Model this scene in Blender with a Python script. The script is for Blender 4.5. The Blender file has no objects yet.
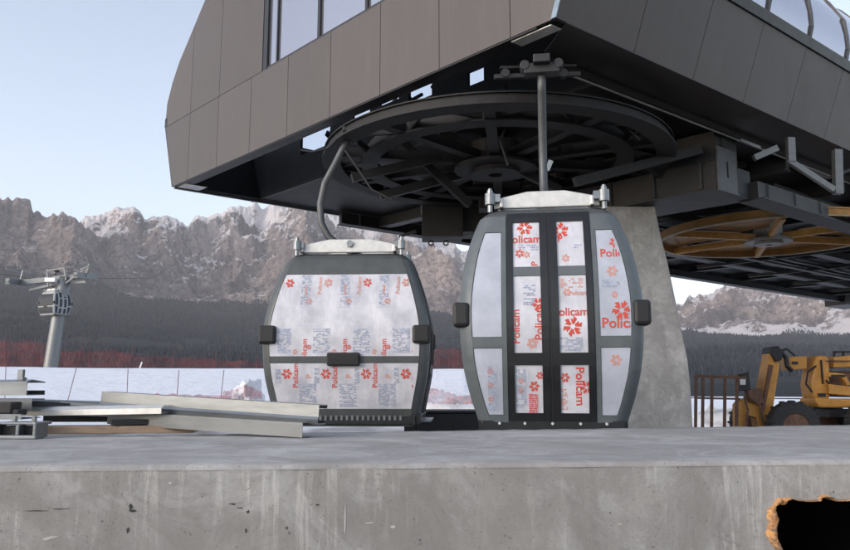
import bpy, bmesh, math, random
import numpy as np
from mathutils import Vector, Matrix, noise
random.seed(7)
R = math.radians
sc = bpy.context.scene
COL = sc.collection
F = 740.0; PIT = math.atan(110 / 740)

# ------------------------------------------------------------------ helpers
def ray(x, y):
    a = (x - 425) / F; b = (275 - y) / F
    return Vector((a, math.cos(PIT) - math.sin(PIT) * b, math.sin(PIT) + math.cos(PIT) * b))
def onz(x, y, z):
    r = ray(x, y); return r * (z / r.z)
def ony(x, y, Y):
    r = ray(x, y); return r * (Y / r.y)
def tanel(x, y):
    r = ray(x, y); return r.z / math.hypot(r.x, r.y)
def azim(x, y):
    r = ray(x, y); return math.atan2(r.x, r.y)

def tag(o, label=None, cat=None, group=None, kind=None):
    if label: o['label'] = label
    if cat: o['category'] = cat
    if group: o['group'] = group
    if kind: o['kind'] = kind
    return o
def empty(name, loc=(0, 0, 0), rz=0, label=None, cat=None, group=None):
    o = bpy.data.objects.new(name, None); COL.objects.link(o)
    o.location = loc; o.rotation_euler = (0, 0, rz); o.empty_display_size = .2
    return tag(o, label, cat, group)

class MB:
    def __init__(s): s.v = []; s.f = []
    def add(s, vs, fs):
        n = len(s.v); s.v += [tuple(v) for v in vs]; s.f += [tuple(i + n for i in f) for f in fs]; return s
    def box(s, c, size, M=None):
        hx, hy, hz = (q / 2 for q in size); c = Vector(c)
        vs = [Vector((x, y, z)) for x in (-hx, hx) for y in (-hy, hy) for z in (-hz, hz)]
        if M: vs = [M @ v for v in vs]
        return s.add([c + v for v in vs], [(0, 1, 3, 2), (4, 6, 7, 5), (0, 4, 5, 1), (2, 3, 7, 6), (0, 2, 6, 4), (1, 5, 7, 3)])
    def bar(s, p, q, w, h, up=(0, 0, 1)):
        p = Vector(p); q = Vector(q); d = (q - p).normalized(); u = Vector(up)
        if abs(d.dot(u)) > .98: u = Vector((1, 0, 0))
        sd = d.cross(u).normalized(); u = sd.cross(d).normalized()
        o = [(sd * x * w / 2 + u * y * h / 2) for x, y in ((-1, -1), (1, -1), (1, 1), (-1, 1))]
        return s.add([p + k for k in o] + [q + k for k in o], [(0, 3, 2, 1), (4, 5, 6, 7), (0, 1, 5, 4), (1, 2, 6, 5), (2, 3, 7, 6), (3, 0, 4, 7)])
    def prism(s, poly, vec):
        n = len(poly); vec = Vector(vec); P = [Vector(p) for p in poly]
        s.add(P + [p + vec for p in P], [tuple(range(n))[::-1], tuple(range(n, 2 * n))] + [(i, (i + 1) % n, (i + 1) % n + n, i + n) for i in range(n)])
        return s
    def tube(s, pts, r, n=10, r2=None, closed=False):
        pts = [Vector(p) for p in pts]; m = len(pts); rings = []; pu = None
        for i, p in enumerate(pts):
            if closed: d = pts[(i + 1) % m] - pts[i - 1]
            else: d = pts[min(i + 1, m - 1)] - pts[max(i - 1, 0)]
            d.normalize()
            u = pu if pu is not None else (Vector((0, 0, 1)) if abs(d.z) < .9 else Vector((1, 0, 0)))
            u = (u - d * u.dot(d)).normalized(); pu = u; w = d.cross(u)
            rr = r if r2 is None else r + (r2 - r) * i / (m - 1)
            rings.append([p + (u * math.cos(2 * math.pi * k / n) + w * math.sin(2 * math.pi * k / n)) * rr for k in range(n)])
        fs = []
        for i in range(m if closed else m - 1):
            j = (i + 1) % m
            for k in range(n):
                fs.append((i * n + k, i * n + (k + 1) % n, j * n + (k + 1) % n, j * n + k))
        if not closed: fs += [tuple(range(n))[::-1], tuple((m - 1) * n + k for k in range(n))]
        return s.add([v for g in rings for v in g], fs)
    def ring(s, c, ro, ri, z0, z1, n=72, a0=0, a1=2 * math.pi):
        vs = []; full = abs(a1 - a0 - 2 * math.pi) < 1e-6; m = n if full else n + 1
        for i in range(m):
            a = a0 + (a1 - a0) * i / n; ca, sa = math.cos(a), math.sin(a)
            for r_, z in ((ro, z0), (ro, z1), (ri, z1), (ri, z0)): vs.append((c[0] + r_ * ca, c[1] + r_ * sa, z))
        fs = []
        for i in range(n):
            j = (i + 1) % m
            for k in range(4): fs.append((i * 4 + k, j * 4 + k, j * 4 + (k + 1) % 4, i * 4 + (k + 1) % 4))
        return s.add(vs, fs)
    def build(s, name, mat, parent=None, smooth=False, bevel=0, off=None, sub=0):
        me = bpy.data.meshes.new(name)
        v = s.v
        if off is None and parent is not None:
            p = parent
            off = Vector((0, 0, 0))
            while p is not None: off += Vector(p.location); p = p.parent
        off = off or (0, 0, 0)
        me.from_pydata([(a - off[0], b - off[1], c - off[2]) for a, b, c in v], [], s.f)
        bm = bmesh.new(); bm.from_mesh(me); bmesh.ops.recalc_face_normals(bm, faces=bm.faces); bm.to_mesh(me); bm.free()
        me.materials.append(mat)
        if smooth: me.polygons.foreach_set('use_smooth', [True] * len(me.polygons))
        o = bpy.data.objects.new(name, me); COL.objects.link(o); o.parent = parent
        if bevel:
            b = o.modifiers.new('bevel', 'BEVEL'); b.width = bevel; b.segments = 2; b.limit_method = 'ANGLE'; b.angle_limit = R(40)
        if sub:
            b = o.modifiers.new('sub', 'SUBSURF'); b.levels = b.render_levels = sub
        return o

def copy_tree(o, parent=None):
    c = o.copy(); COL.objects.link(c); c.parent = parent
    for ch in list(o.children): copy_tree(ch, c)
    return c

# ------------------------------------------------------------------ materials
class NT:
    def __init__(s, name):
        s.m = bpy.data.materials.new(name); s.m.use_nodes = True; s.t = s.m.node_tree; s.n = s.t.nodes; s.l = s.t.links
        s.b = s.n['Principled BSDF']; s.out = s.n['Material Output']
    def new(s, typ, **kw):
        n = s.n.new(typ)
        for k, v in kw.items(): setattr(n, k, v)
        return n
    def coord(s, scale=(1, 1, 1), kind='Object', rot=(0, 0, 0)):
        tc = s.new('ShaderNodeTexCoord'); mp = s.new('ShaderNodeMapping')
        s.l.new(tc.outputs[kind], mp.inputs['Vector']); mp.inputs['Scale'].default_value = scale; mp.inputs['Rotation'].default_value = rot
        return mp.outputs['Vector']
    def noise(s, vec, scale, detail=5, rough=.6, dist=0):
        n = s.new('ShaderNodeTexNoise'); s.l.new(vec, n.inputs['Vector'])
        n.inputs['Scale'].default_value = scale; n.inputs['Detail'].default_value = detail
        n.inputs['Roughness'].default_value = rough; n.inputs['Distortion'].default_value = dist
        return n.outputs['Fac']
    def ramp(s, fac, stops):
        n = s.new('ShaderNodeValToRGB'); s.l.new(fac, n.inputs['Fac']); e = n.color_ramp.elements
        while len(e) < len(stops): e.new(.5)
        for el, (p, c) in zip(e, stops):
            el.position = p; el.color = (c, c, c, 1) if isinstance(c, (int, float)) else (*c, 1)
        return n.outputs['Color']
    def mix(s, fac, a, b, typ='MIX'):
        n = s.new('ShaderNodeMix', data_type='RGBA', blend_type=typ)
        for sock, v in ((n.inputs[0], fac), (n.inputs[6], a), (n.inputs[7], b)):
            if isinstance(v, (int, float)): sock.default_value = v
            elif isinstance(v, tuple): sock.default_value = (*v, 1)
            else: s.l.new(v, sock)
        return n.outputs[2]
    def math(s, op, a, b=0., clamp=False):
        n = s.new('ShaderNodeMath', operation=op, use_clamp=clamp)
        for sock, v in ((n.inputs[0], a), (n.inputs[1], b)):
            if isinstance(v, (int, float)): sock.default_value = v
            else: s.l.new(v, sock)
        return n.outputs[0]
    def bump(s, h, strength=.3, dist=.01):
        n = s.new('ShaderNodeBump'); s.l.new(h, n.inputs['Height'])
        n.inputs['Strength'].default_value = strength; n.inputs['Distance'].default_value = dist
        s.l.new(n.outputs['Normal'], s.b.inputs['Normal'])
    def set(s, col=None, rough=None, metal=None, spec=None):
        if col is not None:
            if isinstance(col, tuple): s.b.inputs['Base Color'].default_value = (*col, 1)
            else: s.l.new(col, s.b.inputs['Base Color'])
        if rough is not None:
            if isinstance(rough, (int, float)): s.b.inputs['Roughness'].default_value = rough
            else: s.l.new(rough, s.b.inputs['Roughness'])
        if metal is not None: s.b.inputs['Metallic'].default_value = metal
        if spec is not None: s.b.inputs['Specular IOR Level'].default_value = spec
        return s.m

def simple(name, col, rough=.5, metal=0, var=.25, scale=8, bump=0, spec=None, stretch=(1, 1, 1)):
    t = NT(name); v = t.coord(stretch)
    n = t.noise(v, scale, 6, .65)
    c = t.mix(t.ramp(n, [(.3, 0.), (.7, 1.)]), tuple(q * (1 - var) for q in col), tuple(min(1, q * (1 + var)) for q in col))
    if bump: t.bump(t.noise(v, scale * 4, 4), bump)
    r = t.math('ADD', t.math('MULTIPLY', n, .25), rough - .12, True)
    return t.set(c, r, metal, spec)

M = {}
t = NT('bronze_cladding'); v = t.coord(); g_ = t.new('ShaderNodeNewGeometry'); n = t.noise(v, 1.1, 5, .6); dsty = t.noise(t.coord((1, 1, .12)), 5, 5, .7)
k = t.math('ADD', t.math('MULTIPLY', g_.outputs['Random Per Island'], .55), t.math('MULTIPLY', n, .45))
c = t.mix(k, (.070, .060, .058), (.090, .077, .074)); c = t.mix(t.ramp(dsty, [(.5, 0.), (.75, .35)]), c, (.13, .12, .115)); t.bump(t.noise(v, 1.6, 2, .4), .35, .03)
M['clad'] = t.set(c, t.math('ADD', t.math('MULTIPLY', dsty, .2), .4), .15)
M['soffit'] = simple('soffit_sheet', (.05, .042, .04), .45, .3, .15, 2)
M['dark'] = simple('dark_steel', (.017, .0175, .0195), .6, .2, .35, 3)
M['dark2'] = simple('painted_steel', (.025, .026, .029), .55, .2, .3, 4)
M['wheelm'] = simple('greasy_steel', (.015, .015, .017), .7, .15, .5, 2.5, .1)
M['black'] = simple('black_steel', (.012, .012, .014), .5, .1, .3, 4)
M['frame'] = simple('window_frame', (.02, .02, .023), .4, .2, .2, 5)
M['galv'] = simple('galvanised_steel', (.235, .25, .26), .36, .8, .2, 5, .04, stretch=(.4, 1, 3))
M['galvd'] = simple('dull_galvanised_steel', (.17, .18, .185), .45, .6, .18, 6, .05, stretch=(.5, 1, 2.5))
M['alu'] = simple('aluminium', (.6, .6, .58), .42, .45, .14, 10)
M['cabgrey'] = simple('cabin_grey', (.105, .122, .13), .45, .1, .12, 5)
M['cabdark'] = simple('cabin_dark_grey', (.075, .083, .084), .42, .1, .15, 5)
M['rubber'] = simple('rubber', (.012, .012, .013), .55, 0, .2, 20)
M['doorblk'] = simple('door_black', (.014, .015, .017), .35, .1, .2, 6)
M['yellow'] = simple('ochre_paint', (.50, .235, .045), .5, .05, .22, 5)
M['wheely'] = simple('ochre_wheel_paint', (.34, .17, .04), .55, .05, .3, 3)
M['wheelsp'] = simple('ochre_spoke_paint', (.50, .26, .06), .55, .05, .25, 4)
M['rust'] = simple('rusty_steel', (.14, .075, .05), .8, .1, .4, 10, .2)
M['tyre'] = simple('tyre_rubber', (.025, .025, .027), .8, 0, .3, 12, .2)
M['wood'] = simple('weathered_wood', (.30, .215, .15), .8, 0, .3, 6, .2, stretch=(1, 6, 6))
t = NT('orange_foam'); v = t.coord(); a_ = t.noise(v, 22, 6, .7); b_ = t.noise(v, 70, 4, .7); c = t.mix(t.ramp(a_, [(.38, 0.), (.6, 1.)]), (.34, .15, .06), (.66, .35, .13)); c = t.mix(t.ramp(b_, [(.52, 0.), (.66, .7)]), c, (.74, .56, .38)); c = t.mix(t.ramp(t.noise(v, 12, 5, .7), [(.36, .85), (.46, 0.)]), c, (.16, .12, .10)); t.bump(b_, .7, .012)
M['foam'] = t.set(c, .9)
M['red'] = simple('print_red', (.56, .07, .045), .6, 0, .12, 30)
M['redpale'] = simple('print_faded_red', (.58, .27, .22), .6, 0, .15, 30)
M['blueprint'] = simple('print_blue_grey', (.28, .33, .45), .6, 0, .2, 25)
M['bluepale'] = simple('print_pale_blue', (.45, .48, .57), .45, 0, .08, 6)
M['tent'] = simple('white_canvas', (.75, .75, .76), .8, 0, .05, 3)
M['redblind'] = simple('red_fabric', (.13, .04, .045), .8, 0, .3, 3)

def film_mat():
    t = NT('protective_film'); v = t.coord((1, 1, 1))
    n = t.noise(v, 3.2, 5, .6); w = t.noise(t.coord((6, 6, 1.0)), 3.0, 4, .6)
    c = t.mix(t.ramp(n, [(.32, 0.), (.68, 1.)]), (.44, .45, .50), (.70, .70, .75))
    c = t.mix(t.ramp(w, [(.5, 0.), (.75, .45)]), c, (.45, .47, .54))
    t.bump(t.noise(t.coord((1, 1, .35)), 11, 4, .6, 1.5), .5, .008)
    t.b.inputs['Coat Weight'].default_value = .3; t.b.inputs['Coat Roughness'].default_value = .12
    return t.set(c, .35)
M['film'] = film_mat()
M['film2'] = simple('side_film', (.42, .45, .52), .32, 0, .16, 3, .05)

def glass_mat(name, col, rough, metal):
    t = NT(name); v = t.coord()
    n = t.noise(v, .8, 3); c = t.mix(n, tuple(q * .9 for q in col), col)
    return t.set(c, rough, metal)
M['mirror'] = glass_mat('reflective_glass', (.42, .42, .47), .12, .8)
M['hanger'] = simple('hanger_steel', (.10, .105, .11), .5, .5, .2, 8)
M['darkwin'] = simple('dark_window', (.03, .035, .042), .45, 0, .1, 2, spec=.25)
M['paleframe'] = simple('pale_frame', (.30, .31, .32), .6, 0, .1, 2)
M['darkglass'] = glass_mat('dark_glass', (.03, .035, .045), .08, 0)
def clear_mat():
    t = NT('clear_glass'); tr = t.new('ShaderNodeBsdfTransparent'); gl = t.new('ShaderNodeBsdfGlossy'); mx = t.new('ShaderNodeMixShader')
    tr.inputs[0].default_value = (.9, .92, .95, 1); gl.inputs['Roughness'].default_value = .05; mx.inputs[0].default_value = .12
    t.l.new(tr.outputs[0], mx.inputs[1]); t.l.new(gl.outputs[0], mx.inputs[2]); t.l.new(mx.outputs[0], t.out.inputs[0]); return t.m
M['clear'] = clear_mat()

def concrete(name, base, streak, bumpk=.35, warm=(1.0, .985, .96)):
    t = NT(name); v = t.coord()
    big = t.noise(v, 1.1, 6, .6); mid = t.noise(v, 7, 8, .7); fine = t.noise(v, 60, 4, .7)
    c0 = tuple(base * q * .74 for q in warm); c1 = tuple(base * q * 1.16 for q in warm)
    c = t.mix(t.ramp(big, [(.38, 0.), (.60, 1.)]), c0, c1)
    c = t.mix(t.ramp(mid, [(.35, .55), (.62, 0.)]), c, tuple(base * .62 * q for q in warm))
    c = t.mix(t.math('MULTIPLY', fine, .35), c, (base * 1.25,) * 3)
    if streak:
        s1 = t.noise(t.coord((1, 1, .07)), 17, 6, .72, .3); gate = t.noise(t.coord((.8, .8, .7)), 1.7, 3)
        k = t.math('MULTIPLY', t.ramp(s1, [(.53, 0.), (.68, 1.)]), t.ramp(gate, [(.38, 0.), (.56, 1.)]))
        c = t.mix(t.math('MULTIPLY', k, streak), c, (.58, .56, .53))
        s2 = t.noise(t.coord((1, 1, .1)), 7, 5, .7); k2 = t.ramp(s2, [(.52, 0.), (.72, .6)])
        c = t.mix(k2, c, (base * .55, base * .53, base * .5))
        vo = t.new('ShaderNodeTexVoronoi', feature='DISTANCE_TO_EDGE'); t.l.new(t.coord((1, 1, 1.5)), vo.inputs['Vector']); vo.inputs['Scale'].default_value = 1.3
        dn = t.noise(v, 5, 5); vv = t.math('ADD', vo.outputs['Distance'], t.math('MULTIPLY', t.math('SUBTRACT', dn, .5), .25))
        k3 = t.math('MULTIPLY', t.ramp(t.math('ABSOLUTE', vv), [(.0, .6), (.012, 0.)]), t.ramp(gate, [(.5, 0.), (.6, 1.)]))
        c = t.mix(k3, c, (base * .4,) * 3)
        pits = t.noise(v, 38, 3, .5); c = t.mix(t.ramp(pits, [(.26, .9), (.31, 0.)]), c, (base * .35,) * 3)
    sp = t.noise(v, 110, 2, .5); c = t.mix(t.ramp(sp, [(.30, .7), (.36, 0.)]), c, (base * .45,) * 3)
    st_ = t.noise(v, 2.6, 7, .75, 1.2); c = t.mix(t.ramp(st_, [(.50, 0.), (.60, .30), (.70, .05)]), c, (min(.7, base * 1.6),) * 3)
    c = t.mix(t.ramp(t.noise(t.coord((1.3, 1.3, 1.3)), 1.9, 8, .7, .8), [(.42, .5), (.56, 0.)]), c, tuple(base * .6 * q for q in warm))
    t.bump(t.math('ADD', big, t.math('MULTIPLY', fine, .12)), bumpk, .02)
    return t.set(c, .85)
M['conc_wall'] = concrete('raw_concrete', .33, 1.0, .8, (1.04, .99, .92))
M['conc_top'] = concrete('screed_concrete', .36, 0, .35, (1.05, 1.0, .95))
M['conc_pillar'] = concrete('pillar_concrete', .37, .12, .3, (1, .985, .96))

def snow_ground():
    t = NT('snow_ground'); v = t.coord()
    n = t.noise(v, .35, 7, .6); n2 = t.noise(v, 1.6, 6, .6)
    sn = t.mix(n2, (.72, .74, .80), (.86, .87, .90))
    gr = t.mix(n2, (.10, .095, .09), (.2, .19, .18))
    geo = t.new('ShaderNodeNewGeometry'); sep = t.new('ShaderNodeSeparateXYZ'); t.l.new(geo.outputs['Position'], sep.inputs[0])
    # ploughed yard round the station: bare gravel, snow further off
    k = t.math('ADD', t.math('MULTIPLY', t.math('SUBTRACT', sep.outputs['Y'], 20.), .25), t.math('MULTIPLY', t.math('SUBTRACT', n, .5), 3))
    c = t.mix(t.math('MINIMUM', t.math('MAXIMUM', k, 0.), 1.), gr, sn)
    n3 = t.noise(t.coord((.5, 1, 1)), 1.1, 8, .75); c = t.mix(t.ramp(n3, [(.34, .45), (.47, 0.)]), c, t.mix(.6, c, (.42, .43, .48))); t.bump(t.math('ADD', n2, n3), .6, .2); return t.set(c, .75)
M['ground'] = snow_ground()

def rock_mat():
    t = NT('mountain_rock'); v = t.coord((.001, .001, .001))
    vs = t.coord((.001, .001, .0004))
    n1 = t.noise(v, 3.2, 12, .62); n2 = t.noise(v, 14, 12, .7); n3 = t.noise(vs, 9, 10, .65, .6); n4 = t.noise(v, 55, 8, .75)
    rock = t.mix(t.ramp(n1, [(.4, 0.), (.6, 1.)]), (.28, .23, .225), (.54, .43, .39))
    rock = t.mix(t.ramp(n3, [(.38, .8), (.55, 0.)]), rock, (.085, .075, .082))
    rock = t.mix(t.ramp(n2, [(.53, 0.), (.66, .7)]), rock, (.52, .43, .39))
    rock = t.mix(t.ramp(n4, [(.40, .8), (.54, 0.)]), rock, (.075, .066, .072))
    geo = t.new('ShaderNodeNewGeometry'); sep = t.new('ShaderNodeSeparateXYZ'); t.l.new(geo.outputs['Normal'], sep.inputs[0])
    sp = t.new('ShaderNodeSeparateXYZ'); t.l.new(geo.outputs['Position'], sp.inputs[0])
    alt = t.math('MULTIPLY', t.math('SUBTRACT', sp.outputs['Z'], 620.), .00055)
    k = t.math('ADD', t.math('ADD', sep.outputs['Z'], alt), t.math('MULTIPLY', t.math('SUBTRACT', n2, .5), 1.5))
    k = t.math('ADD', k, t.math('MULTIPLY', t.math('SUBTRACT', n4, .5), 1.0))
    k = t.math('ADD', k, t.math('MULTIPLY', t.math('SUBTRACT', n1, .5), .9))
    ats = t.new('ShaderNodeAttribute', attribute_name='snow'); k = t.math('ADD', k, t.math('MULTIPLY', ats.outputs['Fac'], .62))
    snow = t.ramp(k, [(.71, 0.), (.84, 1.)])
    c = t.mix(snow, rock, (.85, .80, .81))
    dst = t.math('MULTIPLY', t.ramp(t.math('ADD', t.math('MULTIPLY', n3, .5), t.math('MULTIPLY', n4, .5)), [(.44, 0.), (.56, 1.)]), t.math('MULTIPLY', ats.outputs['Fac'], .9), True)
    c = t.mix(dst, c, (.80, .74, .75))
    # scree and wooded foot
    tr = t.math('ADD', t.math('MULTIPLY', sp.outputs['Z'], -.004), t.math('MULTIPLY', n2, 2.2))
    at = t.new('ShaderNodeAttribute', attribute_name='wood'); n5 = t.noise(v, 24, 10, .75)
    kk = t.math('ADD', at.outputs['Fac'], t.math('MULTIPLY', t.math('SUBTRACT', n5, .5), 1.3))
    wood = t.ramp(kk, [(.46, 0.), (.54, 1.)])
    c = t.mix(wood, c, t.mix(n4, (.022, .028, .036), (.045, .05, .058)))
    t.bump(t.math('ADD', n2, t.math('MULTIPLY', n4, .6)), .9, 45)
    return t.set(c, .9, spec=.2)
M['rock'] = rock_mat()
def tree_mat():
    t = NT('conifer_green'); oi = t.new('ShaderNodeNewGeometry'); n = t.noise(t.coord((.01, .01, .01)), 1.4, 8, .7)
    c = t.mix(t.math('ADD', t.math('MULTIPLY', oi.outputs['Random Per Island'], .6), t.math('MULTIPLY', n, .4)), (.014, .019, .027), (.036, .042, .05))
    return t.set(c, .9, spec=.1)
M['conifer'] = tree_mat()

def net_mat(name, col, lo, hi, sc1=1.0):
    t = NT(name); v = t.coord()
    n = t.noise(t.coord((.25, .25, 1)), 1.3 * sc1, 6, .7, .5); f = t.noise(v, 9 * sc1, 4, .7)
    k = t.math('ADD', t.math('MULTIPLY', n, .7), t.math('MULTIPLY', f, .3))
    a = t.ramp(k, [(.38, lo), (.62, hi)])
    tr = t.new('ShaderNodeBsdfTransparent'); mx = t.new('ShaderNodeMixShader')
    t.set(t.mix(f, tuple(q * .7 for q in col), tuple(min(1, q * 1.3) for q in col)), .8)
    t.l.new(a, mx.inputs[0]); t.l.new(tr.outputs[0], mx.inputs[1]); t.l.new(t.b.outputs[0], mx.inputs[2]); t.l.new(mx.outputs[0], t.out.inputs[0])
    return t.m
M['net'] = net_mat('red_safety_net', (.15, .03, .034), .05, .55)
M['netpink'] = net_mat('red_barrier_net', (.5, .06, .07), .12, .65, 3)

# ------------------------------------------------------------------ camera, light, world
cam = bpy.data.cameras.new('camera'); co = bpy.data.objects.new('camera', cam); COL.objects.link(co)
cam.sensor_width = 36; cam.lens = F / 850 * 36; cam.clip_end = 30000; cam.clip_start = .05
co.rotation_euler = (math.pi / 2 + PIT, 0, 0); sc.camera = co
SUN_EL, SUN_AZ = 19.0, -127.0        # degrees; azimuth from +Y towards +X
d = Vector((math.sin(R(SUN_AZ)) * math.cos(R(SUN_EL)), math.cos(R(SUN_AZ)) * math.cos(R(SUN_EL)), math.sin(R(SUN_EL))))
sl = bpy.data.lights.new('sun', 'SUN'); sl.energy = .68; sl.angle = R(20); sl.color = (1, .84, .74)
so = bpy.data.objects.new('sun', sl); COL.objects.link(so); so.rotation_euler = (-d).to_track_quat('-Z', 'Y').to_euler()
w = bpy.data.worlds.new('World'); sc.world = w; w.use_nodes = True
wn = w.node_tree; bg = wn.nodes['Background']; sky = wn.nodes.new('ShaderNodeTexSky'); sky.sky_type = 'NISHITA'; sky.sun_disc = False
sky.sun_elevation = R(SUN_EL); sky.sun_rotation = R(SUN_AZ); sky.dust_density = 3; sky.ozone_density = 1.0; sky.altitude = 1200; sky.air_density = 1.0
hs_ = wn.nodes.new('ShaderNodeHueSaturation'); hs_.inputs['Saturation'].default_value = .6
wn.links.new(sky.outputs[0], hs_.inputs['Color']); wn.links.new(hs_.outputs[0], bg.inputs[0]); bg.inputs[1].default_value = .15
sc.view_settings.view_transform = 'Standard'; sc.view_settings.look = 'None'; sc.view_settings.gamma = 1; sc.view_settings.exposure = 1.26

# ------------------------------------------------------------------ terrain
def interp(pts, x):
    xs = [p[0] for p in pts]; ys = [p[1] for p in pts]; return float(np.interp(x, xs, ys))
SKY = [(-300, 235), (-120, 215), (-60, 222), (0, 222), (40, 226), (74, 224), (80, 221), (85.5, 219), (96, 221), (105, 215.6), (112, 213), (118, 213.5), (129, 214.5), (136, 220), (143, 223), (153, 218), (158, 215.5), (163, 216.4), (173, 222), (184, 227), (193, 220), (198, 220.5), (204, 222), (211, 219), (218, 218), (226, 214), (233, 212.7), (242, 213.5), (251, 210), (260, 213), (275, 208),
       (300, 205), (350, 214), (400, 228), (440, 243), (470, 258), (560, 290), (640, 305), (682, 307), (693, 300), (705, 297), (715, 294), (735, 288), (750, 286), (765, 284), (790, 281), (850, 280), (1000, 285), (1200, 270)]
SKY1 = [(-300, 190), (-100, 205), (-30, 196), (0, 197.5), (16, 198), (20, 201), (22.5, 209), (31, 213.5), (40, 216), (49, 213.5), (58, 213), (67, 216), (74.5, 223.6), (90, 233), (110, 250), (130, 268), (160, 300), (220, 345)]
FOR = [(-300, 285), (0, 287), (40, 290), (70, 296), (120, 300), (160, 306), (200, 311), (262, 314), (440, 318), (560, 330), (680, 334), (760, 338), (850, 340), (1200, 335)]
def px_of(az):  # approximate image column for an azimuth near elevation 8 degrees
    return 425 + F * math.tan(az)
def el_at(tab, px): return tanel(px, interp(tab, px))
SNOWA = [0.]
def hill_z(az, r, fine=True):
    SNOWA[0] = 0.
    px = px_of(az); E = el_at(SKY, px); Fo = el_at(FOR, px); E1 = el_at(SKY1, px)
    RF, RR = 2300., 4400.
    x, y = r * math.sin(az), r * math.cos(az)
    right = min(1, max(0, (az - R(3)) / R(10)))
    base = 1.0 * (1 - right) - 1.4 * right
    if r < 90: return -9.0, 1.0
    if r < RF:
        t = max(0, (r - 90)) / (RF - 90)
        zf = base - 6 * (1 - t) * min(1, t * 8) + (Fo * RF - base) * (t ** 2.0)
        zf += noise.fractal(Vector((x * .0022, y * .0022, 3.1)), 1, 2, 5) * 38 * min(1, t * 3) * (1 - .5 * t)
        wood = 1.0; z = zf
        return z, wood
    t = (r - RF) / (RR - RF); z0 = Fo * RF
    fl2 = noise.fractal(Vector((x * .006, y * .006, 1.7)), .9, 2.1, 6)
    if t <= 1:
        fl = noise.ridged_multi_fractal(Vector((x * .0016 + 3, y * .0013, 7.7)), .95, 2.1, 7, 1.0, 2.0)
        fl2 = noise.fractal(Vector((x * .006, y * .006, 1.7)), .9, 2.1, 6)
        te = min(1, max(0, t + (fl - 1.1) * .26 * math.sin(math.pi * min(1, t)) + fl2 * .03 * math.sin(math.pi * t)))
        g = .22 * te + .78 * (te ** 1.6 * (1 - te) + te * (te ** 1.0) * te)
        st = .5 - .5 * math.cos(math.pi * te)
        g = .55 * st + .45 * te
        top = E * RR + (noise.fractal(Vector((az * 110, 0, 5.5)), 1.0, 2.1, 5) * 20)
        z = z0 + (top - z0) * g
        z += noise.ridged_multi_fractal(Vector((x * .0035, y * .0035, z * .002)), .9, 2.1, 7, 1.0, 2.0) * 60 * math.sin(math.pi * t) - 60 * math.sin(math.pi * t)
        lim = top * .998 * r / RR
        z = min(z, lim + (top - lim) * t ** 4)
    else:
        z = max(-2, E * RR - (r - RR) * .9)
    wood = max(0, 1 - t * 5.5)
    SNOWA[0] = (-.2 + min(1.1, max(0., t - .3) * 2.2)) * (1 if px < 600 else .25) + (.8 * math.exp(-((t - .16 + .1 * fl2) / .09) ** 2) if px > 660 else 0)
    # nearer massif on the left
    R1 = 3300.
    s1 = E1 * R1 + noise.fractal(Vector((az * 200, 2, 1.5)), .8, 2.1, 5) * 14
    if E1 > .03:
        if r <= R1:
            q = max(0, (r - RF) / (R1 - RF)); fl = noise.ridged_multi_fractal(Vector((x * .0022, y * .0018, 2.2)), .95, 2.1, 7, 1.0, 2.0)
            qe = min(1, max(0, q + (fl - 1.1) * .28 * math.sin(math.pi * q)))
            z1 = z0 + (s1 - z0) * (.5 * qe + .5 * (.5 - .5 * math.cos(math.pi * qe)))
            z1 += (noise.ridged_multi_fractal(Vector((x * .004, y * .004, 4)), .9, 2.1, 7, 1.0, 2.0) - 1) * 45 * math.sin(math.pi * q)
            z1 = min(z1, s1 * r / R1)
        else: z1 = s1 - (r - R1) * 1.3
        if z1 > z: z = z1; SNOWA[0] = -.35
    return z, wood

NA = 980; rs = [86, 89.5] + list(np.geomspace(90, 2300, 60)) + list(np.linspace(2320, 4400, 175)) + [4420, 4500, 4800, 5400]
azs = np.linspace(R(-42), R(42), NA)
V = []; W = []; SW = []
for r in rs:
    for az in azs:
        z, wd = hill_z(az, r); V.append((r * math.sin(az), r * math.cos(az), z)); W.append(wd); SW.append(SNOWA[0])
NR = len(rs); Fc = [(i * NA + j, i * NA + j + 1, (i + 1) * NA + j + 1, (i + 1) * NA + j) for i in range(NR - 1) for j in range(NA - 1)]
me = bpy.data.meshes.new('hills'); me.from_pydata(V, [], Fc); me.materials.append(M['rock'])
at = me.attributes.new('wood', 'FLOAT', 'POINT'); at.data.foreach_set('value', np.array(W, dtype=np.float32))
at = me.attributes.new('snow', 'FLOAT', 'POINT'); at.data.foreach_set('value', np.array(SW, dtype=np.float32))
me.polygons.foreach_set('use_smooth', [True] * len(me.polygons))
hills = bpy.data.objects.new('hills', me); COL.objects.link(hills); tag(hills, kind='structure')
VA = np.array(V).reshape(NR, NA, 3); RS = np.array(rs)

def hz_fast(az, r):
    i = int(np.searchsorted(RS, r)) - 1; i = max(0, min(NR - 2, i)); j = (az - azs[0]) / (azs[1] - azs[0]); j0 = max(0, min(NA - 2, int(j)))
    u = (r - RS[i]) / (RS[i + 1] - RS[i]); v = j - j0
    return (VA[i, j0, 2] * (1 - u) + VA[i + 1, j0, 2] * u) * (1 - v) + (VA[i, j0 + 1, 2] * (1 - u) + VA[i + 1, j0 + 1, 2] * u) * v

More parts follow.
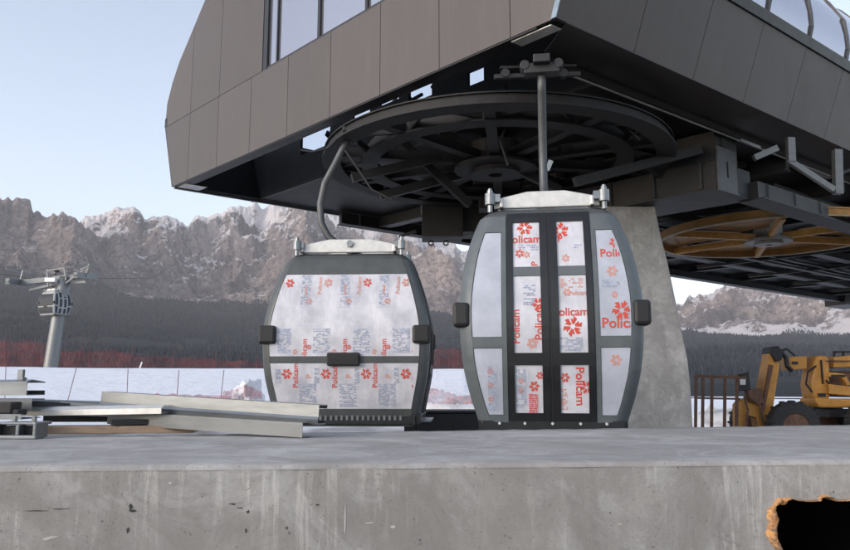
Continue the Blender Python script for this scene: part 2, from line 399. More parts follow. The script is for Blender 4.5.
# conifer forest: one stuff object of many small two-tier trees
tv = []; tf = []; rnd = random.Random(3)
cnt = 0
while cnt < 48000:
    az = rnd.uniform(R(-40), R(40)); r = 620 + 1960 * rnd.random() ** .7
    if r > 2250 and rnd.random() > .9 - (r - 2250) / 400: continue
    x, y = r * math.sin(az), r * math.cos(az)
    if noise.fractal(Vector((x * .004, y * .004, 9)), .9, 2, 4) < -.42: cnt += 1; continue
    z = hz_fast(az, r); h = rnd.uniform(5, 11) * (.6 + .4 * min(1, r / 1600)); b = h * rnd.uniform(.3, .45); n0 = len(tv); k = 5; ph = rnd.random() * 6
    for q in range(k): tv.append((x + b * math.cos(ph + q * 6.283 / k), y + b * math.sin(ph + q * 6.283 / k), z - 1 + h * rnd.uniform(.02, .14)))
    tv.append((x + rnd.uniform(-.3, .3), y, z + h)); tf += [(n0 + q, n0 + (q + 1) % k, n0 + k) for q in range(k)]
    cnt += 1
me = bpy.data.meshes.new('forest'); me.from_pydata(tv, [], tf); me.materials.append(M['conifer'])
fo = bpy.data.objects.new('forest', me); COL.objects.link(fo)
tag(fo, 'dark conifer forest covering the lower slopes under the cliffs', 'forest', kind='stuff')

# near ground: yard and snow field with a bank
def ground_z(x, y):
    r = math.hypot(x, y); az = math.atan2(x, y)
    right = min(1, max(0, (az - R(3)) / R(10)))
    top = 1.05 * (1 - right) - 1.5 * right
    t = min(1, max(0, (r - 26) / 24.)); s = t * t * (3 - 2 * t)
    z = -1.75 + (top + 1.75) * s
    mid = min(1, max(0, (r - 14) / 10)); 
    z += .55 * mid * (1 - s) * (1 - right)
    z += noise.fractal(Vector((x * .12, y * .12, 0)), .9, 2, 4) * .16 * min(1, max(0, (r - 16) / 8)) * (1 - .75 * s)
    if r > 56: z -= (r - 56) * .05 * (1 - right)
    return z
gv = []; gf = []; ga = np.linspace(-math.pi, math.pi, 241); gr = [0.5, 3, 6, 9, 12, 14, 16, 18, 20, 22, 24, 26, 28, 30, 32, 34, 36, 38, 40, 42, 44, 46, 48, 50, 53, 56, 60, 70, 90, 105]
fa = sorted(set([round(a, 5) for a in ga] + [round(a, 5) for a in np.linspace(R(-36), R(36), 200)])); n_ = len(fa)
for r in gr:
    for a in fa: x, y = r * math.sin(a), r * math.cos(a); gv.append((x, y, ground_z(x, y)))
gf = [(i * n_ + j, i * n_ + j + 1, (i + 1) * n_ + j + 1, (i + 1) * n_ + j) for i in range(len(gr) - 1) for j in range(n_ - 1)]
gf.append(tuple(range(n_ - 1)))
g = MB(); g.v = gv; g.f = gf; go = g.build('ground', M['ground'], smooth=True); tag(go, kind='structure')

# ------------------------------------------------------------------ station
C0 = Vector((1.539, 8.031, 4.2)); A = Vector((-.6848, .7287, 0)); B = Vector((.784, .6208, 0)); LEN = 36.
def S(s, t, z): return C0 + A * s + B * t + Vector((0, 0, z))
st = empty('gondola_station', (3.9, 13.0, -1.75), 0, 'long barrel shaped cable car station clad in bronze grey panels on a concrete pillar', 'building')
FAR = [(10.14, 0), (10.64, 1.45), (10.62, 1.66), (10.59, 2.0), (10.37, 2.42), (10.07, 2.81), (9.69, 3.15), (9.32, 3.49), (8.96, 3.82), (8.2, 4.35), (7.3, 4.8), (6.2, 5.1), (5.07, 5.2)]
PROF = FAR + [(10.14 - s, z) for s, z in FAR[-2::-1]]
def ztop(s):
    s = s if s > 5.07 else 10.14 - s
    up = sorted([p for p in FAR[3:]], key=lambda p: p[0]); return float(np.interp(s, [p[0] for p in up], [p[1] for p in up]))
G = .006
seams = [.69 + 1.245 * k for k in range(8)]
cl = MB()
def gpanel(poly): cl.prism([S(s, -.03, z) for s, z in poly], B * .028)
edges = [None] + seams + [None]
for i in range(len(edges) - 1):
    a0, a1 = edges[i], edges[i + 1]
    if a0 is None: poly = [(0, 0), (a1 - G, 0), (a1 - G, 1.445), (-.498, 1.445)]
    elif a1 is None: poly = [(a0 + G, 0), (10.14, 0), (10.638, 1.445), (a0 + G, 1.445)]
    else: poly = [(a0 + G, 0), (a1 - G, 0), (a1 - G, 1.445), (a0 + G, 1.445)]
    gpanel(poly)
WS0, WS1, WZ = .9, 6.55, 3.7
def upcol(s0, s1, zb=1.455):
    pts = [(s0 + G, zb), (s1 - G, zb)]; n = 8
    for k in range(n + 1):
        s = s1 - G - (s1 - s0 - 2 * G) * k / n; pts.append((s, ztop(s)))
    gpanel(pts)
upcol(6.55, 8.16); upcol(8.16, 9.405)
gpanel([(9.411, 1.455), (10.638, 1.455)] + [p for p in FAR[2:] if p[0] > 9.45] + [(9.411, ztop(9.411))])
for k in range(4): upcol(WS0 + k * 1.4125, WS0 + (k + 1) * 1.4125, WZ)
gpanel([(-.498, 1.455), (WS0, 1.455), (WS0, ztop(WS0))] + [(10.14 - s, z) for s, z in FAR[2:] if 10.14 - s < WS0 - .02][::-1])
cl.build('gable_cladding', M['clad'], st)
# gable backing (behind the seams) with the window opening left free
bk = MB()
bk.prism([S(s, 0, z) for s, z in [(.02, .02), (10.12, .02), (10.6, 1.42), (-.46, 1.42)]], B * .12)
bk.prism([S(s, 0, z) for s, z in [(6.56, 1.425), (10.6, 1.425)] + [(s - .03, z) for s, z in FAR[2:] if s > 6.6] + [(6.56, ztop(6.56) - .03)]], B * .12)
bk.prism([S(s, 0, z) for s, z in [(-.46, 1.425), (WS0, 1.425), (WS0, ztop(WS0) - .03)] + [(10.17 - s, z) for s, z in FAR[2:] if 10.17 - s < WS0][::-1]], B * .12)
bk.prism([S(s, 0, z) for s, z in [(WS0 + .002, WZ), (WS1 - .002, WZ)] + [(s - .0, z - .04) for s, z in FAR if 5.0 < s < WS1 and z > 3] + [(10.14 - s, z - .04) for s, z in FAR[::-1] if z > 3 and 10.14 - s > WS0]], B * .12)
bk.build('gable_wall', M['frame'], st)
# gable window
fr = MB()
fr.prism([S(WS1 - .14, -.02, 1.455), S(WS1, -.02, 1.455), S(WS1, -.02, WZ), S(WS1 - .14, -.02, WZ)], B * .10)
fr.prism([S(WS0, -.02, 1.455), S(WS0 + .1, -.02, 1.455), S(WS0 + .1, -.02, WZ), S(WS0, -.02, WZ)], B * .10)
for s, wd in ((6.1, .035), (4.81, .07), (3.55, .06), (2.3, .05)):
    fr.prism([S(s - wd / 2, -.012, 1.5), S(s + wd / 2, -.012, 1.5), S(s + wd / 2, -.012, WZ - .05), S(s - wd / 2, -.012, WZ - .05)], B * .08)
for z0, z1 in ((1.457, 1.498), (WZ - .05, WZ - .002)):
    fr.prism([S(WS0 + .102, -.01, z0), S(WS1 - .142, -.01, z0), S(WS1 - .142, -.01, z1), S(WS0 + .102, -.01, z1)], B * .08)
fw = fr.build('window', M['frame'], st)
ed = [WS1 - .14, 6.1, 4.81, 3.55, 2.3, WS0 + .1]
for i in range(5):
    g_ = MB(); a0, a1 = ed[i], ed[i + 1]
    g_.prism([S(a0, .025, 1.48), S(a1, .025, 1.48), S(a1, .027 + random.uniform(-.004, .004), WZ - .03), S(a0, .025, WZ - .03)], B * .012); g_.build('pane', M['mirror'], fw)
# long sides
def side(near):
    q = (lambda s: 10.14 - s) if near else (lambda s: s)
    cd = MB(); dr = B * 1
    t0 = .1 - 1.34; k = 0; ts = [0.0] + [.1 + 1.34 * j for j in range(1, 27)] + [LEN]
    for j in range(len(ts) - 1):
        a0, a1 = ts[j] + (G if j else -.03), ts[j + 1] - G
        zt = 1.12 if near else 1.445; se = 10.14 + .5 * zt / 1.445
        cd.prism([S(q(10.14), a0, 0), S(q(se), a0, zt), S(q(se - .04), a0, zt), S(q(10.10), a0, 0)], B * (a1 - a0))
    cd.build('side_cladding', M['clad'], st)
    b = MB(); b.prism([S(q(10.09), .13, .02), S(q(10.44 if near else 10.59), .13, 1.1 if near else 1.43), S(q(10.35 if near else 10.50), .13, 1.1 if near else 1.43), S(q(9.98), .13, .02)], B * (LEN - .2)); b.build('side_wall', M['dark'], st)
    zb_, zu_ = (1.125, 1.27) if near else (1.452, 1.655); sb_ = 10.56 if near else 10.66
    b = MB(); b.prism([S(q(sb_), -.03, zb_), S(q(sb_ + (.05 if near else 0)), -.03, zu_), S(q(sb_ - .12), -.03, zu_), S(q(sb_ - .14), -.03, zb_)], B * LEN); b.build('gutter_band', M['frame'], st)
    fr = MB(); arc = ([(10.575, 1.275), (10.62, 1.45)] if near else []) + [p for p in FAR if p[1] >= 1.66 and p[1] <= 4.4]
    for t in [.05] + [.1 + 1.34 * j for j in range(1, 27)]:
        for (s0, z0), (s1, z1) in zip(arc, arc[1:]):
            fr.prism([S(q(s0 + .03), t - .03, z0), S(q(s1 + .03), t - .03, z1), S(q(s1 - .05), t - .03, z1 - .03), S(q(s0 - .05), t - .03, z0)], B * .06)
    w_ = fr.build('skylight', M['frame'], st)
    gl = MB(); vs = []
    for (s, z) in arc: vs += [S(q(s), .02, z), S(q(s), LEN, z)]
    gl.add(vs, [(2 * i, 2 * i + 1, 2 * i + 3, 2 * i + 2) for i in range(len(arc) - 1)])
    gl.build('pane', M['mirror'] if near else M['clear'], w_, smooth=True)
side(True); side(False)
rf = MB(); arc = [p for p in PROF if p[1] >= 4.34]; vs = []
for (s, z) in arc: vs += [S(s, -.03, z), S(s, LEN, z), S(s, LEN, z - .15), S(s, -.03, z - .15)]
rf.add(vs, [(4 * i + a, 4 * i + b, 4 * i + 4 + b, 4 * i + 4 + a) for i in range(len(arc) - 1) for a, b in ((0, 1), (1, 2), (2, 3), (3, 0))])
rf.build('roof', M['clad'], st)
# soffits
so_ = MB()
so_.prism([S(.0, .14, -.012), S(.0, LEN, -.012), S(.72, LEN, -.012), S(.72, .6, -.012)], (0, 0, .01))
so_.build('soffit', M['soffit'], st)
tr = MB(); tr.bar(S(.76, .55, -.05), S(.76, LEN, -.05), .07, .12); tr.build('soffit_trim', M['black'], st)
tr = MB(); tr.bar(S(.80, .6, -.115), S(.80, LEN, -.115), .03, .012); tr.build('soffit_trim', M['alu'], st)
sg = MB(); sg.prism([S(.3, -.02, -.02), S(10.0, -.02, -.02), S(10.0, .2, -.02), S(.3, .2, -.02)], (0, 0, .018)); sg.build('soffit', M['black'], st)
te = MB(); te.prism([S(.12, .02, -.035), S(.72, .02, -.035), S(.72, .2, -.035), S(.12, .2, -.035)], (0, 0, .012)); te.build('edge_trim', M['alu'], st)
te = MB(); te.bar(S(10.05, -.01, -.03), S(10.05, LEN, -.03), .05, .05); te.build('edge_trim', M['galvd'], st)
te = MB(); te.prism([S(9.6, .03, -.03), S(10.0, .03, -.03), S(10.0, .5, -.03), S(9.6, .5, -.03)], (0, 0, .008)); te.build('edge_trim', M['alu'], st)
te = MB(); te.prism([S(-.005, -.045, 0), S(.07, -.045, 0), S(-.43, -.045, 1.445), S(-.505, -.045, 1.445)], B * .014); te.build('corner_trim', simple('corner_trim_steel', (.2, .25, .3), .35, .6), st)
# deck over the machinery, added to shut out the sky light; beams under it
dk = MB(); dk.prism([S(.82, 2.0, 0.02), S(.82, LEN - .2, 0.02), S(9.95, LEN - .2, 0.02), S(9.95, 2.0, 0.02)], (0, 0, .05)); dk.build('blocking_deck', M['dark'], st)
# holed web plate parallel to the gable
def web_sz(px, py, t):
    O = S(0, t, 0); r = ray(px, py); det = A.x * (-r.y) + r.x * A.y
    s = (-O.x * (-r.y) - r.x * O.y) / det; tt = (A.x * (-O.y) + A.y * O.x) / det
    return s, tt * r.z - 4.2
TW = 2.0
holes = []
for q in [(303, 131, 332, 150), (382, 88, 401, 103), (411, 82, 434, 100), (470, 70, 486, 84), (355, 106, 372, 122)]:
    s1, z1 = web_sz(q[0], (q[1] + q[3]) / 2, TW); s0, z0 = web_sz(q[2], (q[1] + q[3]) / 2, TW)
    _, zt = web_sz((q[0] + q[2]) / 2, q[1], TW); _, zb = web_sz((q[0] + q[2]) / 2, q[3], TW); holes.append((s0, s1, zb, zt))
holes.sort()
wb = MB(); cur = .3; WB, WT = .02, 2.2
def wq(s0, s1, z0, z1):
    if s1 > s0 and z1 > z0: wb.prism([S(s0, TW, z0), S(s1, TW, z0), S(s1, TW, z1), S(s0, TW, z1)], B * -.05)
for (s0, s1, zb, zt) in holes:
    wq(cur, s0, WB, WT); wq(s0, s1, WB, max(zb, WB)); wq(s0, s1, zt, WT); cur = s1
wq(cur, 10.4, WB, WT); wb.build('web_plate', simple('web_grey', (.07, .072, .078), .6, .1, .25, 2), st)
for (s0, s1, zb, zt) in holes:
    zb = max(zb, WB); hb = MB()
    hb.bar(S(s0 + .05, TW + .3, zb + .0), S(s0 + (s1 - s0) * .6, TW + .3, zt + .05), .05, .12)
    hb.bar(S(s0, TW + .5, zb + (zt - zb) * .75), S(s1, TW + .5, zb + (zt - zb) * .55), .05, .05); hb.build('brace', M['black'], st)
hb = MB()
hb.box(S(holes[0][0] + .35, TW + .4, .35), (.55, .3, .5)); hb.box(S((holes[1][0] + holes[1][1]) / 2 + .15, TW + .6, .3), (.25, .3, .35))
hb.build('hole_blocker', M['black'], st)  # dark blocks added behind the web holes to cut the sky seen through
# cross beams and long beams under the deck
for t in [5.2, 7.4, 9.8, 12.4, 15, 18, 21.5, 25, 29, 33]:
    b = MB(); b.bar(S(.9, t, -.12), S(9.9, t, -.12), .16, .26); b.box(S(5, t, -.27), (.1, .1, .02)); b.bar(S(.9, t, -.255), S(9.9, t, -.255), .28, .02); b.build('cross_beam', M['dark2'] if t < 9 else M['dark'], st)
for s, zz in ((1.6, -.35), (4.0, -.42), (6.6, -.42), (9.2, -.35)):
    b = MB(); b.bar(S(s, 8.2, zz), S(s, LEN - .4, zz), .14, .22); b.bar(S(s, 8.2, zz - .12), S(s, LEN - .4, zz - .12), .3, .02); b.build('long_beam', M['dark2'], st)
rb = MB()
for t in np.arange(2.5, LEN - 1, 1.15): rb.bar(S(9.93, t, .03), S(10.4, t, 1.3), .06, .08)
rb.build('stiffener', M['dark2'], st)
b = MB(); b.bar(S(9.85, 4, -.16), S(9.85, LEN, -.16), .12, .30); b.bar(S(9.85, 4, -.31), S(9.85, LEN, -.31), .3, .02)
for t in np.arange(4.5, LEN - 1, 1.3): b.box(S(9.76, t, -.16), (.05, .05, .26))
b.build('long_beam', M['dark'], st)
b = MB(); b.prism([S(8.9, 30, 0), S(9.8, 30, 0), S(9.8, 30, -.65), S(8.9, 30, -.6)], B * 2); b.build('hanging_box', M['black'], st)
# main bullwheel
WC = (1.2, 12.2)
bw = MB(); bw.ring(WC, 2.86, 2.74, 3.69, 3.83); bw.ring(WC, 2.93, 2.62, 3.67, 3.70); bw.ring(WC, 2.9, 2.7, 3.83, 3.85); wheel = bw.build('bullwheel', M['wheelm'], st)
b = MB(); b.ring(WC, 2.2, 2.08, 3.69, 3.89); b.ring(WC, 2.28, 2.0, 3.67, 3.70); b.build('inner_rim', M['wheelm'], wheel)
b = MB(); b.ring(WC, .42, .12, 3.53, 4.08, 24); b.ring(WC, .7, .12, 3.61, 3.66, 24); b.build('hub', M['wheelm'], wheel)
for k in range(10):
    a = 2 * math.pi * (k + .3) / 10; b = MB(); c, s = math.cos(a), math.sin(a)
    b.bar((WC[0] + .4 * c, WC[1] + .4 * s, 3.79), (WC[0] + 2.74 * c, WC[1] + 2.74 * s, 3.79), .05, .16); b.bar((WC[0] + .4 * c, WC[1] + .4 * s, 3.70), (WC[0] + 2.74 * c, WC[1] + 2.74 * s, 3.70), .16, .02)
    a2 = a + 2 * math.pi / 20; b.bar((WC[0] + 2.1 * c, WC[1] + 2.1 * s, 3.79), (WC[0] + 2.74 * math.cos(a2), WC[1] + 2.74 * math.sin(a2), 3.79), .05, .1)
    a3 = a - 2 * math.pi / 20; b.bar((WC[0] + 2.1 * c, WC[1] + 2.1 * s, 3.79), (WC[0] + 2.74 * math.cos(a3), WC[1] + 2.74 * math.sin(a3), 3.79), .05, .1)
    b.build('spoke', M['wheelm'], wheel)
for k, (x0, y0, x1, y1, Y, w_) in enumerate([(352, 178, 470, 150, 11.6, .10), (380, 196, 520, 160, 12.4, .12), (400, 140, 470, 205, 12.0, .08), (440, 132, 560, 190, 12.0, .09), (560, 150, 690, 128, 11.6, .10), (575, 182, 700, 150, 11.2, .12), (600, 120, 660, 175, 11.8, .08)]):
    b = MB(); b.bar(ony(x0, y0, Y), ony(x1, y1, Y + .6), w_, .14); b.build('lattice_beam', M['dark'], st)
for k, pts_ in enumerate([[(345, 150), (360, 172), (372, 190), (392, 200)], [(505, 84), (512, 110), (500, 140), (508, 165)], [(585, 100), (600, 118), (622, 122), (640, 140)], [(300, 150), (312, 152), (328, 148), (336, 140)]]):
    b = MB(); b.tube([ony(x, y, 10.4) for x, y in pts_], .018, 6); b.build('cable', M['black'], st)
# tyre conveyor wheels near the grip
tc = MB()
for k in range(5):
    p = ony(492 + k * 16, 76 - (k % 2), 8.9)
    if k != 3: tc.ring((p.x, p.y), .0, .0, p.z, p.z, 4)
for px in (505, 527, 563): 
    p = ony(px, 74, 8.9); tc.tube([p + Vector((0, -.05, 0)), p + Vector((0, .05, 0))], .055, 14)
tc.bar(ony(494, 77, 8.9), ony(580, 74, 8.9), .06, .05); tc.bar(ony(500, 68, 9), ony(576, 66, 9), .06, .03)
tc.build('conveyor_roller', M['dark2'], st)
# chassis girder
GA = Vector((4.77, 11.75, 3.2)); GB = Vector((.86, 15.6, 3.2)); gd = (GB - GA).normalized()
b = MB(); b.prism([GA, GA + B * 1.1, GB + B * 1.1, GB], (0, 0, .46))
for k in range(7):
    p = GA + (GB - GA) * (k / 6.5 + .04); b.prism([p - B * .05, p + gd * .06 - B * .05, p + gd * .06, p], (0, 0, .46))
b.build('girder', M['dark2'], st, bevel=.01)
b = MB(); b.prism([GA - B * .03 + Vector((0, 0, -.03)), GA + B * 1.2 + Vector((0, 0, -.03)), GB + B * 1.2 + Vector((0, 0, -.03)), GB - B * .03 + Vector((0, 0, -.03))], (0, 0, .025)); b.build('girder_flange', M['dark2'], st)
b = MB(); b.prism([GA + Vector((0, 0, .46)), GA + B * .7 + Vector((0, 0, .46)), GA + B * .7 + gd * 1.0 + Vector((0, 0, .46)), GA + gd * 1.0 + Vector((0, 0, .46))], (0, 0, .5)); b.build('girder_box', M['dark2'], st)
# end plate with slot
EP = GA + Vector((0, 0, -.02)); ex = B * 1; b = MB()
o_ = -gd * .012
def ep(u0, u1, z0, z1): b.prism([EP + B * u0 + Vector((0, 0, z0)) + o_, EP + B * u1 + Vector((0, 0, z0)) + o_, EP + B * u1 + Vector((0, 0, z1)) + o_, EP + B * u0 + Vector((0, 0, z1)) + o_], -gd * .03)
ep(0, .26, 0, .72); ep(.32, .58, 0, .72); ep(.26, .32, 0, .22); ep(.26, .32, .5, .72); ep(0, .62, -.03, -.002)
b.build('end_plate', M['galvd'] if False else simple('grey_plate', (.085, .088, .095), .5, .3), st)
b = MB(); p0 = GA + B * 1.1; b.bar(p0 + Vector((0, 0, .12)), p0 + B * 6 + Vector((0, 0, .12)), .25, .3); b.bar(p0 + Vector((0, 0, -.04)), p0 + B * 6 + Vector((0, 0, -.04)), .45, .025)
for k in range(6): b.box(p0 + B * (k + .4) + Vector((0, -.14, .12)), (.06, .06, .3))
b.build('long_beam', M['dark2'], st)
# machinery at the far end of the girder
b = MB(); p = ony(420, 243, 15.4)
b.box(ony(442, 222, 15.4), (.85, .7, .75)); b.box(ony(472, 215, 15.6), (.6, .8, .9)); b.box(ony(512, 205, 15.2), (1.2, .9, .8)); b.box(ony(432, 190, 15.8), (.5, .9, .9))
for px in (431, 446): q = ony(px, 243, 15.3); b.tube([q + Vector((.05 * math.cos(a), 0, .05 * math.sin(a))) for a in np.linspace(0, 6.2, 12)], .018, 6)
b.bar(ony(399, 237, 15.4), ony(416, 231, 15.4), .06, .06); b.build('drive_unit', M['dark'], st, bevel=.02)
b = MB(); rn = random.Random(11)
for k in range(26):
    px = rn.uniform(560, 735); py = rn.uniform(120, 178); p = ony(px, py, 13.2 + rn.random() * 1.5)
    if p.z < 4.15: b = MB(); b.box(p, (rn.uniform(.1, .5), .4, rn.uniform(.05, .35))); b.build('machinery_box', M['dark'], st, bevel=.01)
for k in range(18):
    px = rn.uniform(470, 620); py = rn.uniform(150, 205); p = ony(px, py, 13.8 + rn.random() * 2)
    if p.z < 4.15: b = MB(); b.box(p, (rn.uniform(.1, .6), .4, rn.uniform(.08, .3))); b.build('machinery_box', M['dark'], st, bevel=.01)
# pipes and trays under the right hand bay
rn = random.Random(5)
for k in range(7):
    b = MB(); s = rn.uniform(2, 6.5); z = -rn.uniform(.45, .62); b.bar(S(s, 9 + rn.random() * 3, z), S(s, 22 + rn.random() * 10, z), .16 if k % 2 else .06, .06); b.build('cable_tray', M['dark2'], st)
for k in range(5):
    t = 12 + k * 3.1; b = MB(); b.bar(S(1.2, t, -.58), S(7.2, t, -.58), .08, .1); b.build('cross_beam', M['dark'], st)
# silver brackets
def brk(pts, w, Y=11.8, name='bracket', m='galvd'):
    b = MB()
    for p, q in zip(pts, pts[1:]): b.bar(ony(*p, Y), ony(*q, Y), w, w * .9, (0, 1, 0))
    b.build(name, M[m], st)
brk([(754, 158), (777, 148)], .10); brk([(790, 138), (791, 162)], .12); brk([(788, 160), (834, 190)], .09); brk([(837, 150), (838, 194)], .13, 12.0)
brk([(800, 168), (828, 178), (850, 170)], .05, 12.1, m='dark2'); brk([(740, 140), (760, 148)], .05)
# pillar
pr = [(655, 200), (661, 235), (668, 262), (676, 300), (682, 330), (688, 360), (691, 385), (693, 425), (694, 520)]
Yp = 12.9; right = [ony(x, y, Yp) for x, y in pr]; right = [p for p in right if p.z > -1.8] + []
right[-1].z = -1.8; right[0].z = 3.165; cx = ony(612, 300, Yp).x
left = [Vector((2 * cx - p.x, p.y, p.z)) for p in right][::-1]
b = MB(); b.prism(right + left, (0, 1.1, 0)); b.build('pillar', M['conc_pillar'], st, bevel=.03)

# ochre return wheel hanging under the far bay (turns on its own)
YC = (7.75, 16.4); YZ = 3.3
yw = empty('sheave_wheel', (YC[0], YC[1], YZ), 0, 'ochre painted spoked wheel lying flat under the station roof behind the pillar', 'wheel')
b = MB(); b.ring(YC, 2.4, 2.33, YZ - .04, YZ + .1); b.ring(YC, 2.42, 2.0, YZ + .09, YZ + .12); b.build('rim', M['wheely'], yw)
b = MB(); b.ring(YC, 2.43, 2.34, YZ - .06, YZ - .042, 48); b.build('rim_liner', M['alu'] if False else simple('pale_ochre', (.42, .33, .22), .6), yw)
b = MB(); b.ring(YC, .3, .08, YZ - .18, YZ + .7, 24); b.ring(YC, .5, .1, YZ - .12, YZ - .06, 24); b.build('hub', simple('grey_hub', (.25, .24, .23), .5, .4), yw)
for k in range(6):
    a = R(12 + 60 * k); c, s = math.cos(a), math.sin(a); b = MB(); p = (YC[0] + .35 * c, YC[1] + .35 * s); q = (YC[0] + 2.3 * c, YC[1] + 2.3 * s)
    b.bar((*p, YZ - .02), (*q, YZ - .02), .10, .14)
    b.build('spoke', M['wheelsp'], yw)
for k in range(6):
    if k in (4,): continue
    a0 = R(12 + 60 * k + 4); a1 = R(12 + 60 * k + 56); b = MB(); b.ring(YC, 2.28, .62, YZ + .1, YZ + .115, 8, a0, a1); b.build('web_panel', M['wheely'], yw)

# ------------------------------------------------------------------ gondola cabins
HT = [(0, .70), (.15, .75), (.3, .80), (.6, .87), (1.0, .905), (1.3, .90), (1.7, .84), (2.0, .745), (2.12, .69), (2.17, .64)]
HL = [(0, .985), (.15, 1.01), (.3, 1.04), (.6, 1.1), (1.0, 1.13), (1.3, 1.11), (1.7, 1.015), (2.0, .91), (2.12, .86), (2.17, .80)]
def cs(tab, h):   # smooth (Catmull-Rom) lookup
    n = len(tab); i = 0
    while i < n - 2 and tab[i + 1][0] < h: i += 1
    x0, y0 = tab[i]; x1, y1 = tab[i + 1]; u = min(1, max(0, (h - x0) / (x1 - x0)))
    m0 = (tab[i + 1][1] - tab[i - 1][1]) / (tab[i + 1][0] - tab[i - 1][0]) if i > 0 else (y1 - y0) / (x1 - x0)
    m1 = (tab[i + 2][1] - y0) / (tab[i + 2][0] - x0) if i < n - 2 else (y1 - y0) / (x1 - x0)
    dx = x1 - x0
    return (2 * u ** 3 - 3 * u * u + 1) * y0 + (u ** 3 - 2 * u * u + u) * dx * m0 + (-2 * u ** 3 + 3 * u * u) * y1 + (u ** 3 - u * u) * dx * m1
RC = .16
def surf(side, x, h, off=0.):
    """point on the cabin skin; side 'door' faces -Y, 'back' +Y, 'end' -X, 'front' +X. x runs left to right seen from outside"""
    wT, wL = cs(HT, h), cs(HL, h)
    w, d_ = (wT, wL) if side in ('door', 'back') else (wL, wT)
    a = abs(x)
    if a <= w - RC: y = d_; nx = 0; ny = 1
    else:
        k = min(1, (a - (w - RC)) / RC); y = d_ - RC + RC * math.sqrt(max(0, 1 - k * k)); nx = math.copysign(k, x); ny = math.sqrt(max(0, 1 - k * k))
    bow = .0
    X = x + nx * off; Y = y + ny * off
    if side == 'door': return Vector((X, -Y, h))
    if side == 'back': return Vector((-X, Y, h))
    if side == 'end': return Vector((-Y, -X, h))
    return Vector((Y, X, h))
def edge(side, h):
    return cs(HT, h) if side in ('door', 'back') else cs(HL, h)
def patch(mb, side, xa, xb, h0, h1, o0, o1, nx=4, nh=8):
    """solid patch; xa/xb are numbers or functions of h"""
    fa_ = xa if callable(xa) else (lambda h: xa); fb_ = xb if callable(xb) else (lambda h: xb)
    vs = []
    for o in (o0, o1):
        for j in range(nh + 1):
            h = h0 + (h1 - h0) * j / nh; x0, x1 = fa_(h), fb_(h)
            for i in range(nx + 1): vs.append(surf(side, x0 + (x1 - x0) * i / nx, h, o))
    m = (nx + 1) * (nh + 1); fs = []
    idx = lambda o, i, j: o * m + j * (nx + 1) + i
    for j in range(nh):
        for i in range(nx):
            for o in (0, 1): fs.append((idx(o, i, j), idx(o, i + 1, j), idx(o, i + 1, j + 1), idx(o, i, j + 1)))
    for i in range(nx):
        for j in (0, nh): fs.append((idx(0, i, j), idx(0, i + 1, j), idx(1, i + 1, j), idx(1, i, j)))
    for j in range(nh):
        for i in (0, nx): fs.append((idx(0, i, j), idx(0, i, j + 1), idx(1, i, j + 1), idx(1, i, j)))
    return mb.add(vs, fs)

_txt = {}
def text2d(s):
    if s not in _txt:
        cu = bpy.data.curves.new('t', 'FONT'); cu.body = s; cu.size = 1; cu.offset = .018; cu.align_x = 'CENTER'; cu.align_y = 'CENTER'; cu.resolution_u = 3
        o = bpy.data.objects.new('t', cu); COL.objects.link(o); bpy.context.view_layer.update()
        me = bpy.data.meshes.new_from_object(o); V_ = [(v.co.x, v.co.y) for v in me.vertices]; F_ = [tuple(p.vertices) for p in me.polygons]
        bpy.data.objects.remove(o); bpy.data.meshes.remove(me); _txt[s] = (V_, F_)
    return _txt[s]
def star2d():
    V_ = [(0, 0)]; F_ = []
    for k in range(6):
        a = k * math.pi / 3 + .2
        def P(r, da): return (r * math.cos(a + da), r * math.sin(a + da))
        n = len(V_); V_ += [P(.12, -.4), P(.42, -.42), P(.5, 0.02), P(.33, .05), P(.40, .36), P(.14, .4)]
        F_ += [(n, n + 1, n + 2, n + 3), (n, n + 3, n + 4, n + 5)]
    return V_, F_
STAR = star2d()
def blk2d(w_, h_, seed, dens=.7):
    rn = random.Random(seed); V_ = []; F_ = []; n = int(h_ / .018)
    for j in range(n):
        y = -h_ / 2 + h_ * (j + .5) / n; x = -w_ / 2
        while x < w_ / 2:
            l = rn.uniform(.01, .05)
            if rn.random() < dens:
                k = len(V_); x1 = min(x + l, w_ / 2); V_ += [(x, y - .006), (x1, y - .006), (x1, y + .006), (x, y + .006)]; F_.append((k, k + 1, k + 2, k + 3))
            x += l + .007
    return V_, F_
def decal(mb, shape, side, cx_, h, size, rot, box, off):
    """map a flat shape on the skin, clipped to the pane box (x0,x1,h0,h1)"""
    V_, F_ = shape; c, s = math.cos(R(rot)), math.sin(R(rot))
    bm = bmesh.new(); vv = [bm.verts.new((cx_ + (x * c - y * s) * size, h + (x * s + y * c) * size, 0)) for x, y in V_]
    for f in F_:
        try: bm.faces.new([vv[i] for i in f])
        except ValueError: pass
    x0, x1, h0, h1 = box
    for co_, no in (((x0, 0, 0), (-1, 0, 0)), ((x1, 0, 0), (1, 0, 0)), ((0, h0, 0), (0, -1, 0)), ((0, h1, 0), (0, 1, 0))):
        bmesh.ops.bisect_plane(bm, geom=bm.verts[:] + bm.edges[:] + bm.faces[:], plane_co=co_, plane_no=no, clear_outer=True)
    bm.verts.index_update()
    mb.add([surf(side, v.co.x, v.co.y, off) for v in bm.verts], [tuple(v.index for v in f.verts) for f in bm.faces]); bm.free()

